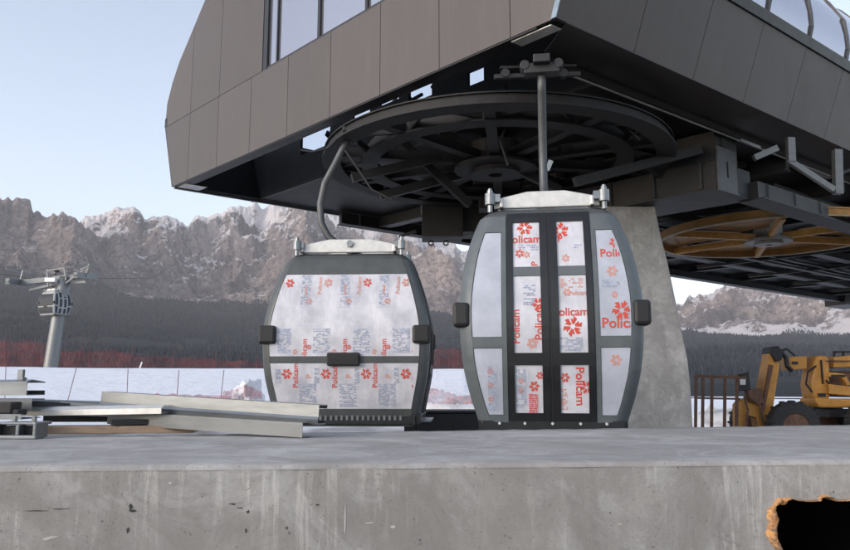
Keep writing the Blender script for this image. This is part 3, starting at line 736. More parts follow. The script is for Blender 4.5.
def make_cabin(name, film=True, label=None, group=None):
    root = empty(name, (0, 0, 0), 0, label, 'cable car cabin', group)
    frame = M['cabdark'] if film else M['paleframe']; paneM = M['film'] if film else M['darkwin']
    # shell
    mb = MB(); hs = list(np.linspace(0, 2.0, 21)) + [2.06, 2.12, 2.17]; per = []
    for h in hs:
        wT, wL = cs(HT, h), cs(HL, h); ring_ = []
        for (sx, sy, a0) in ((1, -1, -90), (1, 1, 0), (-1, 1, 90), (-1, -1, 180)):
            for k in range(7):
                a = R(a0 + 15 * k); ring_.append((sx * (wT - RC) + RC * math.cos(a), sy * (wL - RC) + RC * math.sin(a), h))
        per.append(ring_)
    n = len(per[0]); mb.v = [v for r_ in per for v in r_]
    mb.f = [(i * n + k, i * n + (k + 1) % n, (i + 1) * n + (k + 1) % n, (i + 1) * n + k) for i in range(len(hs) - 1) for k in range(n)] + [tuple(range(n)), tuple((len(hs) - 1) * n + k for k in range(n))]
    mb.build('body_shell', frame, root, smooth=False)
    # roof
    mb = MB(); 
    for k, (sc_, z) in enumerate(((1.0, 2.172), (.93, 2.2), (.75, 2.215))):
        mb.v += [(x * sc_, y * sc_, z) for x, y, _ in per[-1]]
    mb.f = [(i * n + k, i * n + (k + 1) % n, (i + 1) * n + (k + 1) % n, (i + 1) * n + k) for i in range(2) for k in range(n)] + [tuple(2 * n + k for k in range(n))]
    mb.build('roof', M['doorblk'] if film else frame, root)
    # ---- door face
    G1 = M['cabgrey'] if film else frame; sd = 'door'; ef = lambda m: (lambda h: edge(sd, h) - m)
    for sgn in (-1, 1):
        e0 = lambda h, m=0.0: sgn * (edge(sd, h) - m)
        mb = MB()
        patch(mb, sd, lambda h: e0(h, .012), lambda h: e0(h, .125), .06, 2.10, 0, .016, 5, 16)          # corner post
        patch(mb, sd, sgn * .43, sgn * .475, .06, 2.10, 0, .016, 1, 16)                                 # inner post
        for h0, h1 in ((.06, .15), (.78, .88), (1.93, 2.10)): patch(mb, sd, lambda h: e0(h, .125), sgn * .475, h0, h1, 0, .016, 3, 3)
        mb.build('side_frame', G1, root)
        for h0, h1 in ((.155, .775), (.885, 1.925)):
            mb = MB(); patch(mb, sd, lambda h: e0(h, .13), sgn * .48, h0, h1, 0, .006, 4, 8); mb.build('side_pane', M['film2'] if film else paneM, root, smooth=False)
    for sgn, dx in ((-1, 0), (1, 0)):
        mb = MB(); X0, X1 = sgn * .012, sgn * .42
        patch(mb, sd, X0, sgn * .085, .10, 2.13, 0, .03, 1, 16); patch(mb, sd, sgn * .36, X1, .10, 2.13, 0, .03, 1, 16)
        for h0, h1 in ((.10, .17), (.62, .73), (2.03, 2.13)): patch(mb, sd, sgn * .085, sgn * .36, h0, h1, 0, .03, 2, 2)
        dr = mb.build('door', M['doorblk'] if film else frame, root)
        mb = MB(); patch(mb, sd, sgn * .085, sgn * .36, 1.47, 1.56, 0, .024, 2, 2); mb.build('door_rail', G1, dr)
        for h0, h1 in ((.17, .62), (.73, 1.47), (1.56, 2.03)):
            mb = MB(); patch(mb, sd, sgn * .087, sgn * .358, h0 + .002, h1 - .002, 0, .01, 3, 6); mb.build('door_pane', paneM, dr)
    mb = MB(); patch(mb, sd, -.011, .011, .1, 2.13, 0, .022, 1, 16); mb.build('door_seal', M['rubber'], root)
    # ---- other faces
    for sd2 in ('back', 'end', 'front'):
        W2 = lambda h, m, s_: s_ * (edge(sd2, h) - m)
        mb = MB()
        for s_ in (-1, 1): patch(mb, sd2, lambda h: W2(h, .012, s_), lambda h: W2(h, .115, s_), .06, 2.10, 0, .014, 5, 16)
        for h0, h1 in ((.06, .155), (.74, .82), (1.90, 2.10)): patch(mb, sd2, lambda h: W2(h, .115, -1), lambda h: W2(h, .115, 1), h0, h1, 0, .014, 4, 3)
        mb.build('window_frame', frame, root)
        for h0, h1 in ((.16, .735), (.825, 1.895)):
            mb = MB(); patch(mb, sd2, lambda h: W2(h, .118, -1), lambda h: W2(h, .118, 1), h0, h1, 0, .006, 8, 10); mb.build('window_pane', paneM, root)
        mb = MB(); hw = .2
        for i in range(7):
            pass
        patch(mb, sd2, -.22, .22, .70, .87, .0, .075, 3, 2); mb.build('bumper', M['rubber'], root, bevel=.02)
    # corner bumpers
    for sx in (-1, 1):
        for sy in (-1, 1):
            mb = MB(); mb.box((sx * .885, sy * 1.04, 1.10), (.17, .24, .235)); mb.build('corner_bumper', M['rubber'], root, bevel=.035)
            for dz in (-.06, 0, .06): pass
    # skirt with bolts, floor pan
    mb = MB(); mb.box((0, -.985, .035), (1.38, .06, .13)); mb.box((0, .985, .035), (1.38, .06, .13)); mb.box((-.70, 0, .035), (.06, 1.9, .13)); mb.box((.70, 0, .035), (.06, 1.9, .13)); sk = mb.build('skirt', M['doorblk'], root)
    for sy in (-1, 1):
        for x in (-.52, -.27, .0, .27, .52):
            mb = MB(); mb.tube([(x, sy * 1.012, .075), (x, sy * 1.03, .075)], .014, 8); mb.build('bolt', M['alu'], sk)
    mb = MB()
    for sx in (-1, 1):
        for k in range(22): mb.box((sx * .735, -.75 + k * .072, .045), (.012, .03, .06))
    mb.build('vent_slot', M['galvd'], sk)
    mb = MB(); mb.box((0, 0, -.04), (1.2, 1.8, .06)); mb.build('floor_pan', M['cabdark'], root)
    mb = MB(); mb.box((0, -1.07, -.005), (.95, .16, .02)); mb.build('door_sill', M['galv'], root)
    # roof yoke and pins
    zc = 2.335
    for y in (-.66, .66):
        mb = MB(); mb.prism([(-.56, y, zc - .10), (.56, y, zc - .10), (.56, y, zc - .0), (.2, y, zc + .075), (-.2, y, zc + .075), (-.56, y, zc - .0)], (0, .05, 0)); mb.build('yoke_beam', M['alu'], root, bevel=.012)
    for x in (-.5, .46):
        mb = MB(); mb.prism([(x, -.72, zc - .10), (x, .72, zc - .10), (x, .72, zc + .0), (x, .3, zc + .085), (x, -.3, zc + .085), (x, -.72, zc - .0)], (.04, 0, 0)); mb.build('yoke_beam', M['alu'], root, bevel=.012)
    for sx in (-1, 1):
        for sy in (-1, 1):
            mb = MB(); c = (sx * .60, sy * .74); mb.tube([(*c, 2.18), (*c, 2.26)], .028, 12); mb.tube([(*c, 2.26), (*c, 2.375)], .056, 16); mb.tube([(*c, 2.375), (*c, 2.41)], .032, 12); mb.tube([(*c, 2.41), (*c, 2.43)], .02, 12)
            mb.box((sx * .54, sy * .70, 2.33), (.10, .1, .08)); mb.build('suspension_pin', M['galv'], root, smooth=False)
    mb = MB(); mb.bar((-.5, 0, zc), (.5, 0, zc), .08, .08); mb.box((0, 0, zc), (.2, .16, .12)); hg0 = mb.build('yoke_hub', M['cabdark'], root)
    mb = MB(); mb.tube([(-.54, 0, zc + .02), (.54, 0, zc + .02)], .045, 14); mb.build('pivot', M['galv'], root)
    # hanger: bends out to the side (local +Y) on its way up
    hp = [(0, -.0, zc), (0, .10, zc + .02), (0, .24, zc + .09), (0, .41, zc + .22), (0, .52, zc + .42), (0, .54, zc + .70), (0, .48, zc + 1.0), (0, .33, zc + 1.28), (0, .22, zc + 1.5), (0, .12, zc + 1.66)]
    mb = MB(); mb.tube(hp, .052, 12); hg = mb.build('hanger', M['hanger'], root, smooth=True)
    mb = MB(); mb.box((0, .08, zc + 1.70), (.42, .14, .12)); mb.box((0, .02, zc + 1.78), (.2, .2, .1)); mb.tube([(-.2, 0, zc + 1.74), (-.2, .18, zc + 1.74)], .06, 12); mb.tube([(.2, 0, zc + 1.74), (.2, .18, zc + 1.74)], .06, 12)
    mb.build('grip', M['dark2'], hg, bevel=.01)
    mb = MB(); mb.bar((.045, .53, zc + .62), (.10, .53, zc + .74), .02, .06); mb.build('cable_clip', M['galv'], hg)
    return root

MZ = -.52
cab1 = make_cabin('gondola_cabin', True, 'grey gondola cabin with closed black double doors under red printed film', 'gondola cabins hanging under the station')
# printing on the door face (panes set .01 proud)
rd = MB(); rp = MB(); bl = MB(); bp = MB(); o1 = .0125
P_ = text2d('Policam')
DL, DR = (-.357, -.088), (.088, .357)
bt = lambda s, h0, h1: (s[0], s[1], h0, h1)
T1, T2, T3 = (1.565, 2.025), (.735, 1.465), (.175, .615)
# left door
decal(rd, STAR, 'door', -.235, 1.97, .17, 0, bt(DL, *T1), o1); decal(rd, P_, 'door', -.245, 1.845, .115, 0, bt(DL, *T1), o1)
decal(rd, STAR, 'door', -.29, 1.70, .10, 20, bt(DL, *T1), o1); decal(rp, STAR, 'door', -.22, 1.685, .08, 20, bt(DL, *T1), o1); decal(rd, text2d('P'), 'door', -.14, 1.59, .09, 90, bt(DL, *T1), o1)
decal(bl, blk2d(.2, .07, 2), 'door', -.2, 1.76, 1, 0, bt(DL, *T1), o1)
decal(rd, P_, 'door', -.335, .98, .105, 90, bt(DL, *T2), o1); decal(rd, P_, 'door', -.11, 1.02, .11, 90, bt(DL, *T2), o1); decal(rd, STAR, 'door', -.11, 1.19, .15, 0, bt(DL, *T2), o1)
decal(rp, STAR, 'door', -.18, .82, .12, 10, bt(DL, *T2), o1); decal(bl, blk2d(.12, .2, 3), 'door', -.2, 1.28, 1, 0, bt(DL, *T2), o1)
decal(bl, blk2d(.1, .36, 4), 'door', -.30, .40, 1, 0, bt(DL, *T3), o1); decal(rp, STAR, 'door', -.3, .47, .06, 0, bt(DL, *T3), o1); decal(rp, STAR, 'door', -.3, .38, .06, 0, bt(DL, *T3), o1)
decal(rd, blk2d(.09, .18, 21, .95), 'door', -.18, .26, 1, 0, bt(DL, *T3), o1); decal(rd, STAR, 'door', -.17, .42, .11, 0, bt(DL, *T3), o1); decal(rd, STAR, 'door', -.115, .52, .08, 0, bt(DL, *T3), o1)
# right door
decal(rd, STAR, 'door', .125, 1.93, .19, 15, bt(DR, *T1), o1); decal(rd, text2d('P'), 'door', .12, 1.84, .1, 0, bt(DR, *T1), o1); decal(rp, blk2d(.1, .03, 5), 'door', .29, 1.995, 1, 0, bt(DR, *T1), o1)
decal(rp, STAR, 'door', .17, 1.64, .09, 15, bt(DR, *T1), o1); decal(bl, blk2d(.13, .05, 6), 'door', .27, 1.76, 1, 0, bt(DR, *T1), o1)
decal(rd, STAR, 'door', .215, .975, .2, 10, bt(DR, *T2), o1); decal(rd, P_, 'door', .2, 1.11, .11, 0, bt(DR, *T2), o1);
decal(rp, STAR, 'door', .17, 1.3, .09, 0, bt(DR, *T2), o1); decal(rp, P_, 'door', .28, 1.29, .06, 0, bt(DR, *T2), o1); decal(rp, blk2d(.22, .1, 9, .5), 'door', .22, 1.39, 1, 0, bt(DR, *T2), o1); decal(bl, blk2d(.22, .13, 8), 'door', .2, .81, 1, 0, bt(DR, *T2), o1)
decal(rd, P_, 'door', .27, .42, .115, -90, bt(DR, *T3), o1); decal(rd, STAR, 'door', .13, .5, .1, 0, bt(DR, *T3), o1); decal(rd, STAR, 'door', .335, .41, .13, 0, bt(DR, *T3), o1); decal(rp, blk2d(.06, .2, 10), 'door', .12, .3, 1, 0, bt(DR, *T3), o1)
# side panes (set .006 proud)
o2 = .0085; RB = (.482, .72, .89, 1.92)
decal(rd, text2d('Policam'), 'door', .69, 1.68, .115, 0, (.482, .70, .89, 1.92), o2); decal(rd, STAR, 'door', .665, 1.79, .12, 10, (.482, .66, .89, 1.92), o2)
decal(rd, P_, 'door', .705, 1.0, .135, 0, (.482, .765, .89, 1.92), o2); decal(rd, STAR, 'door', .69, 1.12, .2, 0, (.482, .765, .89, 1.92), o2)
decal(rp, STAR, 'door', .62, 1.5, .12, 0, (.482, .72, .89, 1.92), o2); decal(bl, blk2d(.17, .08, 11), 'door', .60, 1.38, 1, 0, (.482, .72, .89, 1.92), o2); decal(rp, STAR, 'door', .63, 1.27, .07, 0, (.482, .72, .89, 1.92), o2)
decal(rp, STAR, 'door', .62, .66, .12, 0, (.482, .74, .16, .77), o2); decal(bl, blk2d(.09, .42, 12), 'door', -.58, .40, 1, 0, (-.72, -.482, .16, .77), o2)
for k in range(3): decal(rp, STAR, 'door', -.6, .3 + k * .13, .07, 0, (-.72, -.482, .16, .77), o2)
# end face: rows of faded printing ('end' is the side that faces the camera on the second cabin)
EB = (-.93, .93, .83, 1.885); EL = (-.93, .93, .165, .73)
for k, x in enumerate((-.80, -.27, .27, .8)):
    decal(rp if k % 2 else rd, STAR, 'end', x + .03, 1.78, .13, 20 * k, (-.86, .86, .83, 1.885), o2)
    decal(rp, P_, 'end', x - .08, 1.74, .075, 90, (-.86, .86, .83, 1.885), o2)
    RC_ = lambda w_, h_: ([(-w_ / 2, -h_ / 2), (w_ / 2, -h_ / 2), (w_ / 2, h_ / 2), (-w_ / 2, h_ / 2)], [(0, 1, 2, 3)])
    decal(bp, RC_(.17, .42), 'end', x - .27, 1.66, 1, 0, (-.84, .86, .83, 1.885), .0068); decal(bp, RC_(.24, .32), 'end', x - .03, 1.02, 1, 0, (-.9, .9, .83, 1.885), .0068); decal(bp, RC_(.24, .30), 'end', x - .22, .33, 1, 0, (-.9, .9, .165, .73), .0068)
    decal(bl, blk2d(.13, .42, 30 + k, .55), 'end', x - .27, 1.68, 1, 0, (-.86, .86, .83, 1.885), o2)
    decal(rp, text2d('i'), 'end', x - .27, 1.68, .2, 180, (-.86, .86, .83, 1.885), o2); decal(rp, STAR, 'end', x - .22, 1.53, .1, 0, (-.86, .86, .83, 1.885), o2)
    decal(bl, blk2d(.23, .30, 40 + k, .6), 'end', x - .03, 1.02, 1, 0, (-.9, .9, .83, 1.885), o2)
    decal(rd, P_, 'end', x - .26, .89, .1, 90, (-.92, .92, .83, 1.885), o2); decal(rd, STAR, 'end', x - .20, .94, .07, 0, (-.92, .92, .83, 1.885), o2); decal(rp, STAR, 'end', x + .14, .88, .08, 0, (-.92, .92, .83, 1.885), o2)
    decal(rd, STAR, 'end', x + .03, .60, .15, 0, (-.92, .92, .165, .73), o2); decal(rd, P_, 'end', x + .15, .58, .10, 90, (-.92, .92, .165, .73), o2)
    decal(rp, text2d('P'), 'end', x - .2, .57, .1, 90, (-.92, .92, .165, .73), o2); decal(bl, blk2d(.07, .2, 60 + k), 'end', x - .09, .58, 1, 0, (-.92, .92, .165, .73), o2)
    decal(bl, blk2d(.23, .28, 50 + k, .7), 'end', x - .22, .33, 1, 0, (-.9, .9, .165, .73), o2)
for m_, mat in ((rd, 'red'), (rp, 'redpale'), (bl, 'blueprint'), (bp, 'bluepale')): m_.build('printing', M[mat], cab1)
cab2 = copy_tree(cab1)
cab1.location = (1.40, 8.42, MZ + .065); cab1.scale.z = 1.05; cab1.rotation_euler.z = R(-8.2)
cab2['label'] = 'gondola cabin behind the metal profiles, showing one wide filmed window and no doors'
cab2.location = (-1.04, 10.85, MZ + .035); cab2.scale.z = 1.05; cab2.rotation_euler.z = R(90 - 3)

# ------------------------------------------------------------------ concrete ledge
LZ = -.30
f0, f1 = onz(0, 466, LZ), onz(850, 459.5, LZ); b0, b1 = onz(0, 437.5, LZ), onz(850, 425, LZ)
fd = (f1 - f0).normalized(); bd = (b1 - b0).normalized()
fl_, fr_ = f0 - fd * 3, f1 + fd * 3; bl_, br_ = b0 - bd * 3, b1 + bd * 3
lw = empty('concrete_wall', (0, 3.6, -1.75), 0, 'broad raw concrete wall with a smooth top, streaked face and a broken hole', 'wall')
def wp(x, z, dpt=0):  # point on the wall face plane
    p = fl_ + fd * x; return Vector((p.x - fd.y * dpt * 1, p.y + fd.x * dpt, z))
def wall_xy(px, py):
    r = ray(px, py); n_ = Vector((-fd.y, fd.x, 0)); t = fl_.dot(n_) / r.dot(n_); p = r * t
    return ((p - fl_).dot(fd), p.z)
WLn = (fr_ - fl_).length
hp_ = [(783, 560), (781, 545), (777, 538), (776, 525), (779, 519), (775, 511), (774, 505), (781, 501), (784, 505), (788, 498), (796, 500), (803, 501), (818, 500), (819, 497), (831, 497), (832, 500), (846, 500), (862, 498), (880, 502), (896, 501), (905, 510), (902, 540), (899, 580), (880, 592), (820, 590), (790, 588), (784, 575)]
hole = [wall_xy(*p) for p in hp_]
from mathutils.geometry import tessellate_polygon
LIP = .012
outer = [(0, -1.75), (WLn, -1.75)] + [(WLn - WLn * k / 60, LZ - .02 + noise.noise(Vector((k * .7, 0, 0))) * .004) for k in range(61)]
polys = [[Vector((x, z, 0)) for x, z in outer], [Vector((x, z, 0)) for x, z in hole]]
tris = tessellate_polygon(polys); allp = outer + hole
mb = MB(); mb.add([wp(x, z) for x, z in allp], [tuple(t_) for t_ in tris])
n_h = len(hole); no = len(outer); vs = [wp(x, z) for x, z in hole] + [wp(x, z, .3) for x, z in hole]
mb.add(vs, [(i, (i + 1) % n_h, (i + 1) % n_h + n_h, i + n_h) for i in range(n_h)])
# body of the wall: back and sides
q = [wp(0, -1.75, .6), wp(WLn, -1.75, .6)]
mb.add([wp(0, LZ - .02), wp(0, -1.75), Vector((bl_.x, bl_.y, -1.75)), Vector((bl_.x, bl_.y, LZ - .02)), wp(WLn, LZ - .02), wp(WLn, -1.75), Vector((br_.x, br_.y, -1.75)), Vector((br_.x, br_.y, LZ - .02))],
       [(0, 1, 2, 3), (4, 5, 6, 7), (2, 6, 7, 3)])
face = mb.build('wall_face', M['conc_wall'], lw)
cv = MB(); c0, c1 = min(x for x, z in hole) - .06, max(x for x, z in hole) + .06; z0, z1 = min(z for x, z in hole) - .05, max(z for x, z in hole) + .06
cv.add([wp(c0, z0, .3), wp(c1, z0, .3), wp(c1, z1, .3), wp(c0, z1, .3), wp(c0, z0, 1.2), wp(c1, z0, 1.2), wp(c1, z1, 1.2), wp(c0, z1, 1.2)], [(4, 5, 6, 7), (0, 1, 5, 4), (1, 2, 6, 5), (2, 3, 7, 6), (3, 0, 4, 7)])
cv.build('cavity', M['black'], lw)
# top slab with a slightly worn front arris
mb = MB(); NX = 160; rows = 14; vs = []
for i in range(NX + 1):
    u = i / NX; fp = fl_.lerp(fr_, u); bp = bl_.lerp(br_, u)
    jit = noise.fractal(Vector((u * 40, 1, 0)), .8, 2, 4) * .006
    fp0 = fp + Vector((0, jit - .002, -.022)); vs.append(fp0)
    for j, v_ in enumerate([0, .004, .012] + [k / 10 for k in range(1, 11)]):
        p = (fp + Vector((0, jit, 0))).lerp(bp, v_); dz = (-.008, -.003, 0)[j] if j < 3 else 0
        vs.append(p + Vector((0, 0, dz + noise.noise(Vector((p.x * 2.3, p.y * 2.3, 0))) * .003 + (noise.noise(Vector((p.x * 9, 0, 1))) * .006 if v_ == 1 else 0))))
    vs.append(bp + Vector((0, 0, -.022)))
m_ = 15
mb.add(vs, [(i * m_ + j, (i + 1) * m_ + j, (i + 1) * m_ + j + 1, i * m_ + j + 1) for i in range(NX) for j in range(m_ - 1)])
mb.build('wall_top', M['conc_top'], lw, smooth=True)
# foam and broken edge round the hole
fm = MB(); rn = random.Random(4)
def blob(c, rx, rz, ry, seed):
    bm = bmesh.new(); bmesh.ops.create_icosphere(bm, subdivisions=2, radius=1)
    vs = []
    for v in bm.verts:
        k = 1 + noise.noise(v.co * 1.7 + Vector((seed, 0, 0))) * .55; vs.append((v.co.x * rx * k, v.co.y * k, v.co.z * rz * k))
    bm.verts.index_update(); out = [wp(c[0] + x, c[1] + z, .012 + y * ry) for x, y, z in vs]; fm.add(out, [tuple(v.index for v in f.verts) for f in bm.faces]); bm.free()
path = [(784, 580), (784, 566), (783, 555), (780, 545), (777, 538), (776, 525), (779, 519), (775, 511), (774, 505), (781, 501), (784, 504), (788, 498), (796, 500), (803, 501), (818, 500), (819, 497), (831, 497), (832, 500), (846, 500), (862, 498), (880, 502), (896, 501)]
fine = []
for (xa, ya), (xb, yb) in zip(path, path[1:]):
    n = max(1, int(math.hypot(xb - xa, yb - ya) / 1.2))
    for q_ in range(n): fine.append((xa + (xb - xa) * q_ / n, ya + (yb - ya) * q_ / n))
RW = 7; vs = []
for k, (px, py) in enumerate(fine):
    left_ = px < 790 and py > 497
    wd_ = ((9 if py > 506 else 6) + 9 * noise.fractal(Vector((k * .09, 3, 0)), 1.2, 2, 3)) if left_ and px < 787 else max(.4, 1.0 + 4 * noise.fractal(Vector((k * .10, 9, 0)), 1.2, 2, 3))
    wd_ = max(.6, wd_)
    dx, dy = (-1, -.1) if (px < 786 and py > 503) else (-.5, -.8) if px < 790 else (0, -1)
    for q_ in range(RW):
        u = q_ / (RW - 1); x_, z_ = wall_xy(px + 1.2 - (-dx) * u * wd_ - (1.2 * u), py + .8 + dy * u * wd_)
        lift = -.004 - .020 * math.sin(math.pi * min(1, u * 1.1)) * (.5 + 1.0 * abs(noise.fractal(Vector((k * .35, u * 3, 5)), .8, 2, 4))) if 0 < q_ < RW - 1 else (.05 if q_ == 0 else .004)
        vs.append(wp(x_ + noise.noise(Vector((k * .6, u * 4, 1))) * .002, z_ + noise.noise(Vector((k * .6, u * 4, 8))) * .002, lift))
fm.add(vs, [(k * RW + q_, (k + 1) * RW + q_, (k + 1) * RW + q_ + 1, k * RW + q_ + 1) for k in range(len(fine) - 1) for q_ in range(RW - 1)])
fm.build('broken_foam_edge', M['foam'], lw, smooth=True)
# pits and tie holes in the face
pt = MB()
for px, py, w_, h_ in [(131, 507, .012, .014), (128, 530, .006, .014), (133, 511, .018, .006), (233, 504, .016, .004), (248, 512, .008, .010), (246, 531, .006, .012), (287, 528, .006, .006), (240, 508, .012, .003), (658, 419 + 30, .0, .0), (318, 505, .01, .004), (36, 511, .05, .0025), (60, 509, .05, .002), (610, 513, .004, .004), (500, 520, .003, .003), (420, 540, .004, .004)]:
    if not w_: continue
    cx_, cz_ = wall_xy(px, py); n = 11; poly = [wp(cx_ + w_ * math.cos(6.283 * k / n) * rn.uniform(.4, 1.1), cz_ + h_ * math.sin(6.283 * k / n) * rn.uniform(.4, 1.1), -.0015) for k in range(n)]
    pt.add(poly, [tuple(range(n))])
pt.build('pit', simple('pit_shadow', (.05, .048, .045), .9), lw)
pt = MB()
for px, py, w_, h_, rt in [(50, 538, .035, .006, .2), (370, 523, .02, .004, 0), (393, 527, .012, .006, 0), (620, 524, .014, .003, .1), (345, 520, .004, .06, 0), (170, 483, .008, .004, 0)]:
    cx_, cz_ = wall_xy(px, py); n = 13; poly = []
    for k in range(n):
        x, z = w_ * math.cos(6.283 * k / n) * rn.uniform(.6, 1.1), h_ * math.sin(6.283 * k / n) * rn.uniform(.6, 1.1); poly.append(wp(cx_ + x * math.cos(rt) - z * math.sin(rt), cz_ + x * math.sin(rt) + z * math.cos(rt), -.0015))
    pt.add(poly, [tuple(range(n))])
pt.build('scrape', simple('pale_scrape', (.45, .44, .42), .9), lw)

# ------------------------------------------------------------------ metal profiles on the ledge
def L3(x, y, z): return Vector((x, y, LZ + z))
def channel(p, q, prof, thick=.004, flip=1):
    """sweep an open folded profile (list of (side, up)) from p to q"""
    mb = MB(); p = Vector(p); q = Vector(q); d_ = (q - p).normalized(); sd = Vector((d_.y, -d_.x, 0)).normalized() * flip; up = sd.cross(d_) if sd.cross(d_).z > 0 else d_.cross(sd)
    n = len(prof)
    inn = []
    for i, (a, b_) in enumerate(prof):
        pa = Vector(prof[max(0, i - 1)]); pb = Vector(prof[min(n - 1, i + 1)]); t_ = (pb - pa).normalized(); inn.append((a - t_.y * thick, b_ + t_.x * thick))
    loop = list(prof) + inn[::-1]; m = len(loop)
    vs = [p + sd * a + up * b_ for a, b_ in loop] + [q + sd * a + up * b_ for a, b_ in loop]
    fs = [(i, (i + 1) % m, (i + 1) % m + m, i + m) for i in range(m)] + [(i, i + 1, m - 2 - i, m - 1 - i) for i in range(n - 1)] + [(i + m, i + 1 + m, m - 2 - i + m, m - 1 - i + m) for i in range(n - 1)]
    return mb.add(vs, fs)
def prof_obj(name, mb, label, cat, mat, group=None, bevel=0):
    c = Vector((0, 0, 0)); k = len(mb.v)
    xs = [v[0] for v in mb.v]; ys = [v[1] for v in mb.v]; zs = [v[2] for v in mb.v]; loc = Vector(((min(xs) + max(xs)) / 2, (min(ys) + max(ys)) / 2, min(zs)))
    o = mb.build(name, mat, None, off=loc, bevel=bevel); o.location = loc; return tag(o, label, cat, group)
GP = 'galvanised profiles lying on the wall'
CH = [(.10, .0), (0, .0), (0, .12), (.10, .12)]     # web towards the camera
pR = onz(318, 438, LZ); pR.z = LZ
# upper long channel: right end near the camera, left end further back
right_end = ony(318, 425, 4.32); left_end = ony(100, 409, 4.9)
prof_obj('steel_profile', channel(left_end, right_end, [(-.09, .02), (-.09, .0), (0, .0), (.012, .03), (.0, .045), (.0, .112), (-.10, .112), (-.10, .09)], .006), 'longest bright galvanised profile lying on top, its squared end near the left cabin', 'metal profile', M['galv'], GP)
prof_obj('steel_profile', channel(ony(107, 424, 4.85) + Vector((0, 0, 0)), Vector((ony(302, 438, 4.3).x, 4.30, LZ + .003)), [(-.10, .0), (0, .0), (0, .083), (-.1, .083)], .005), 'grey galvanised profile directly under the longest bright one', 'metal profile', M['galvd'], GP)
prof_obj('steel_profile', channel(Vector((-2.05, 5.0, LZ + .10)), Vector((-1.35, 4.93, LZ + .085)), [(-.07, .03), (-.07, .0), (0, .0), (.0, .05), (-.03, .05)], .004), 'short lipped channel with a folded open end, resting behind the longest profile', 'metal profile', M['galvd'], GP)
prof_obj('steel_profile', channel(Vector((-1.95, 4.72, LZ + .02)), Vector((-1.72, 4.70, LZ + .02)), [(-.05, .0), (0, .0), (.0, .02)], .004), 'small bright angle piece poking out below the longest profile', 'metal profile', M['galv'], GP)
# stack at far left
prof_obj('steel_profile', channel(Vector((-3.6, 4.72, LZ + .225)), Vector((-2.50, 4.70, LZ + .235)), [(-.22, .03), (-.22, .0), (0, .0), (0, .085), (-.06, .10), (-.22, .085)], .006), 'pale folded profile on top of the stack at the left edge', 'metal profile', M['galv'], GP)
prof_obj('steel_profile', channel(Vector((-3.5, 4.60, LZ + .145)), Vector((-2.42, 4.62, LZ + .14)), [(-.16, .0), (0, .0), (0, .075), (-.16, .075)], .006), 'grey channel in the middle of the stack at the left edge', 'metal profile', M['galvd'], GP)
prof_obj('steel_profile', channel(Vector((-3.5, 4.36, LZ + .105)), Vector((-2.36, 4.40, LZ + .10)), [(-.24, .0), (0, .0), (0, .03), (-.03, .03)], .005), 'flat bright strip low in the stack at the left edge', 'metal profile', M['galv'], GP)
prof_obj('steel_profile', channel(Vector((-3.4, 4.44, LZ + .165)), Vector((-2.55, 4.48, LZ + .15)), [(-.1, .0), (0, .0), (.012, .025), (0, .045)], .005), 'dark rolled strip lying on the flat bright strip at the left edge', 'metal profile', M['dark2'], GP)
bx = MB(); bx.box(L3(-2.50, 4.5, .165), (.11, .12, .07)); bx.box(L3(-2.43, 4.5, .14), (.05, .1, .035)); prof_obj('rubber_block', bx, 'black rubber block at the right end of the stack at the left edge', 'rubber block', M['rubber'], bevel=.008)
prof_obj('steel_profile', channel(Vector((-2.55, 4.75, LZ + .105)), Vector((-1.62, 4.62, LZ + .125)), [(-.10, .0), (0, .0), (0, .035), (-.05, .055)], .004), 'thin twisted bright strip between the left stack and the longest profile', 'metal profile', M['alu'], GP)
prof_obj('steel_profile', channel(Vector((-2.7, 4.95, LZ + .15)), Vector((-1.5, 5.0, LZ + .11)), [(-.06, .0), (0, .0), (0, .05), (-.04, .06)], .004), 'slim bent strip lying behind the twisted bright strip', 'metal profile', M['galvd'], GP)
prof_obj('steel_profile', channel(Vector((-2.35, 4.83, LZ + .175)), Vector((-1.75, 4.88, LZ + .135)), [(-.04, .0), (0, .0), (0, .018)], .003), 'shortest bright strip lying loose on top of the twisted strip', 'metal profile', M['galv'], GP)
prof_obj('steel_profile', channel(Vector((-2.5, 4.93, LZ + .06)), Vector((-1.55, 4.93, LZ + .06)), [(-.1, .0), (0, .0), (0, .05), (-.1, .05)], .004), 'dark channel at the bottom behind the wooden plank', 'metal profile', M['dark2'], GP)
for k, (x0, y0, z0, x1, y1, z1, hh, lb) in enumerate([(-3.3, 4.9, .20, -2.3, 5.02, .16, .02, 'thin dark strip sticking out behind the left stack'), (-2.75, 4.55, .20, -2.05, 4.98, .15, .016, 'narrow dark strip crossing the gap behind the twisted strip'), (-2.3, 4.9, .10, -1.45, 4.78, .09, .025, 'short dull strip tucked beneath the twisted strip')]):
    prof_obj('steel_profile', channel(Vector((x0, y0, LZ + z0)), Vector((x1, y1, LZ + z1)), [(-.05, .0), (0, .0), (0, hh)], .003), lb, 'metal profile', M['dark2'] if k < 2 else M['galvd'], GP)
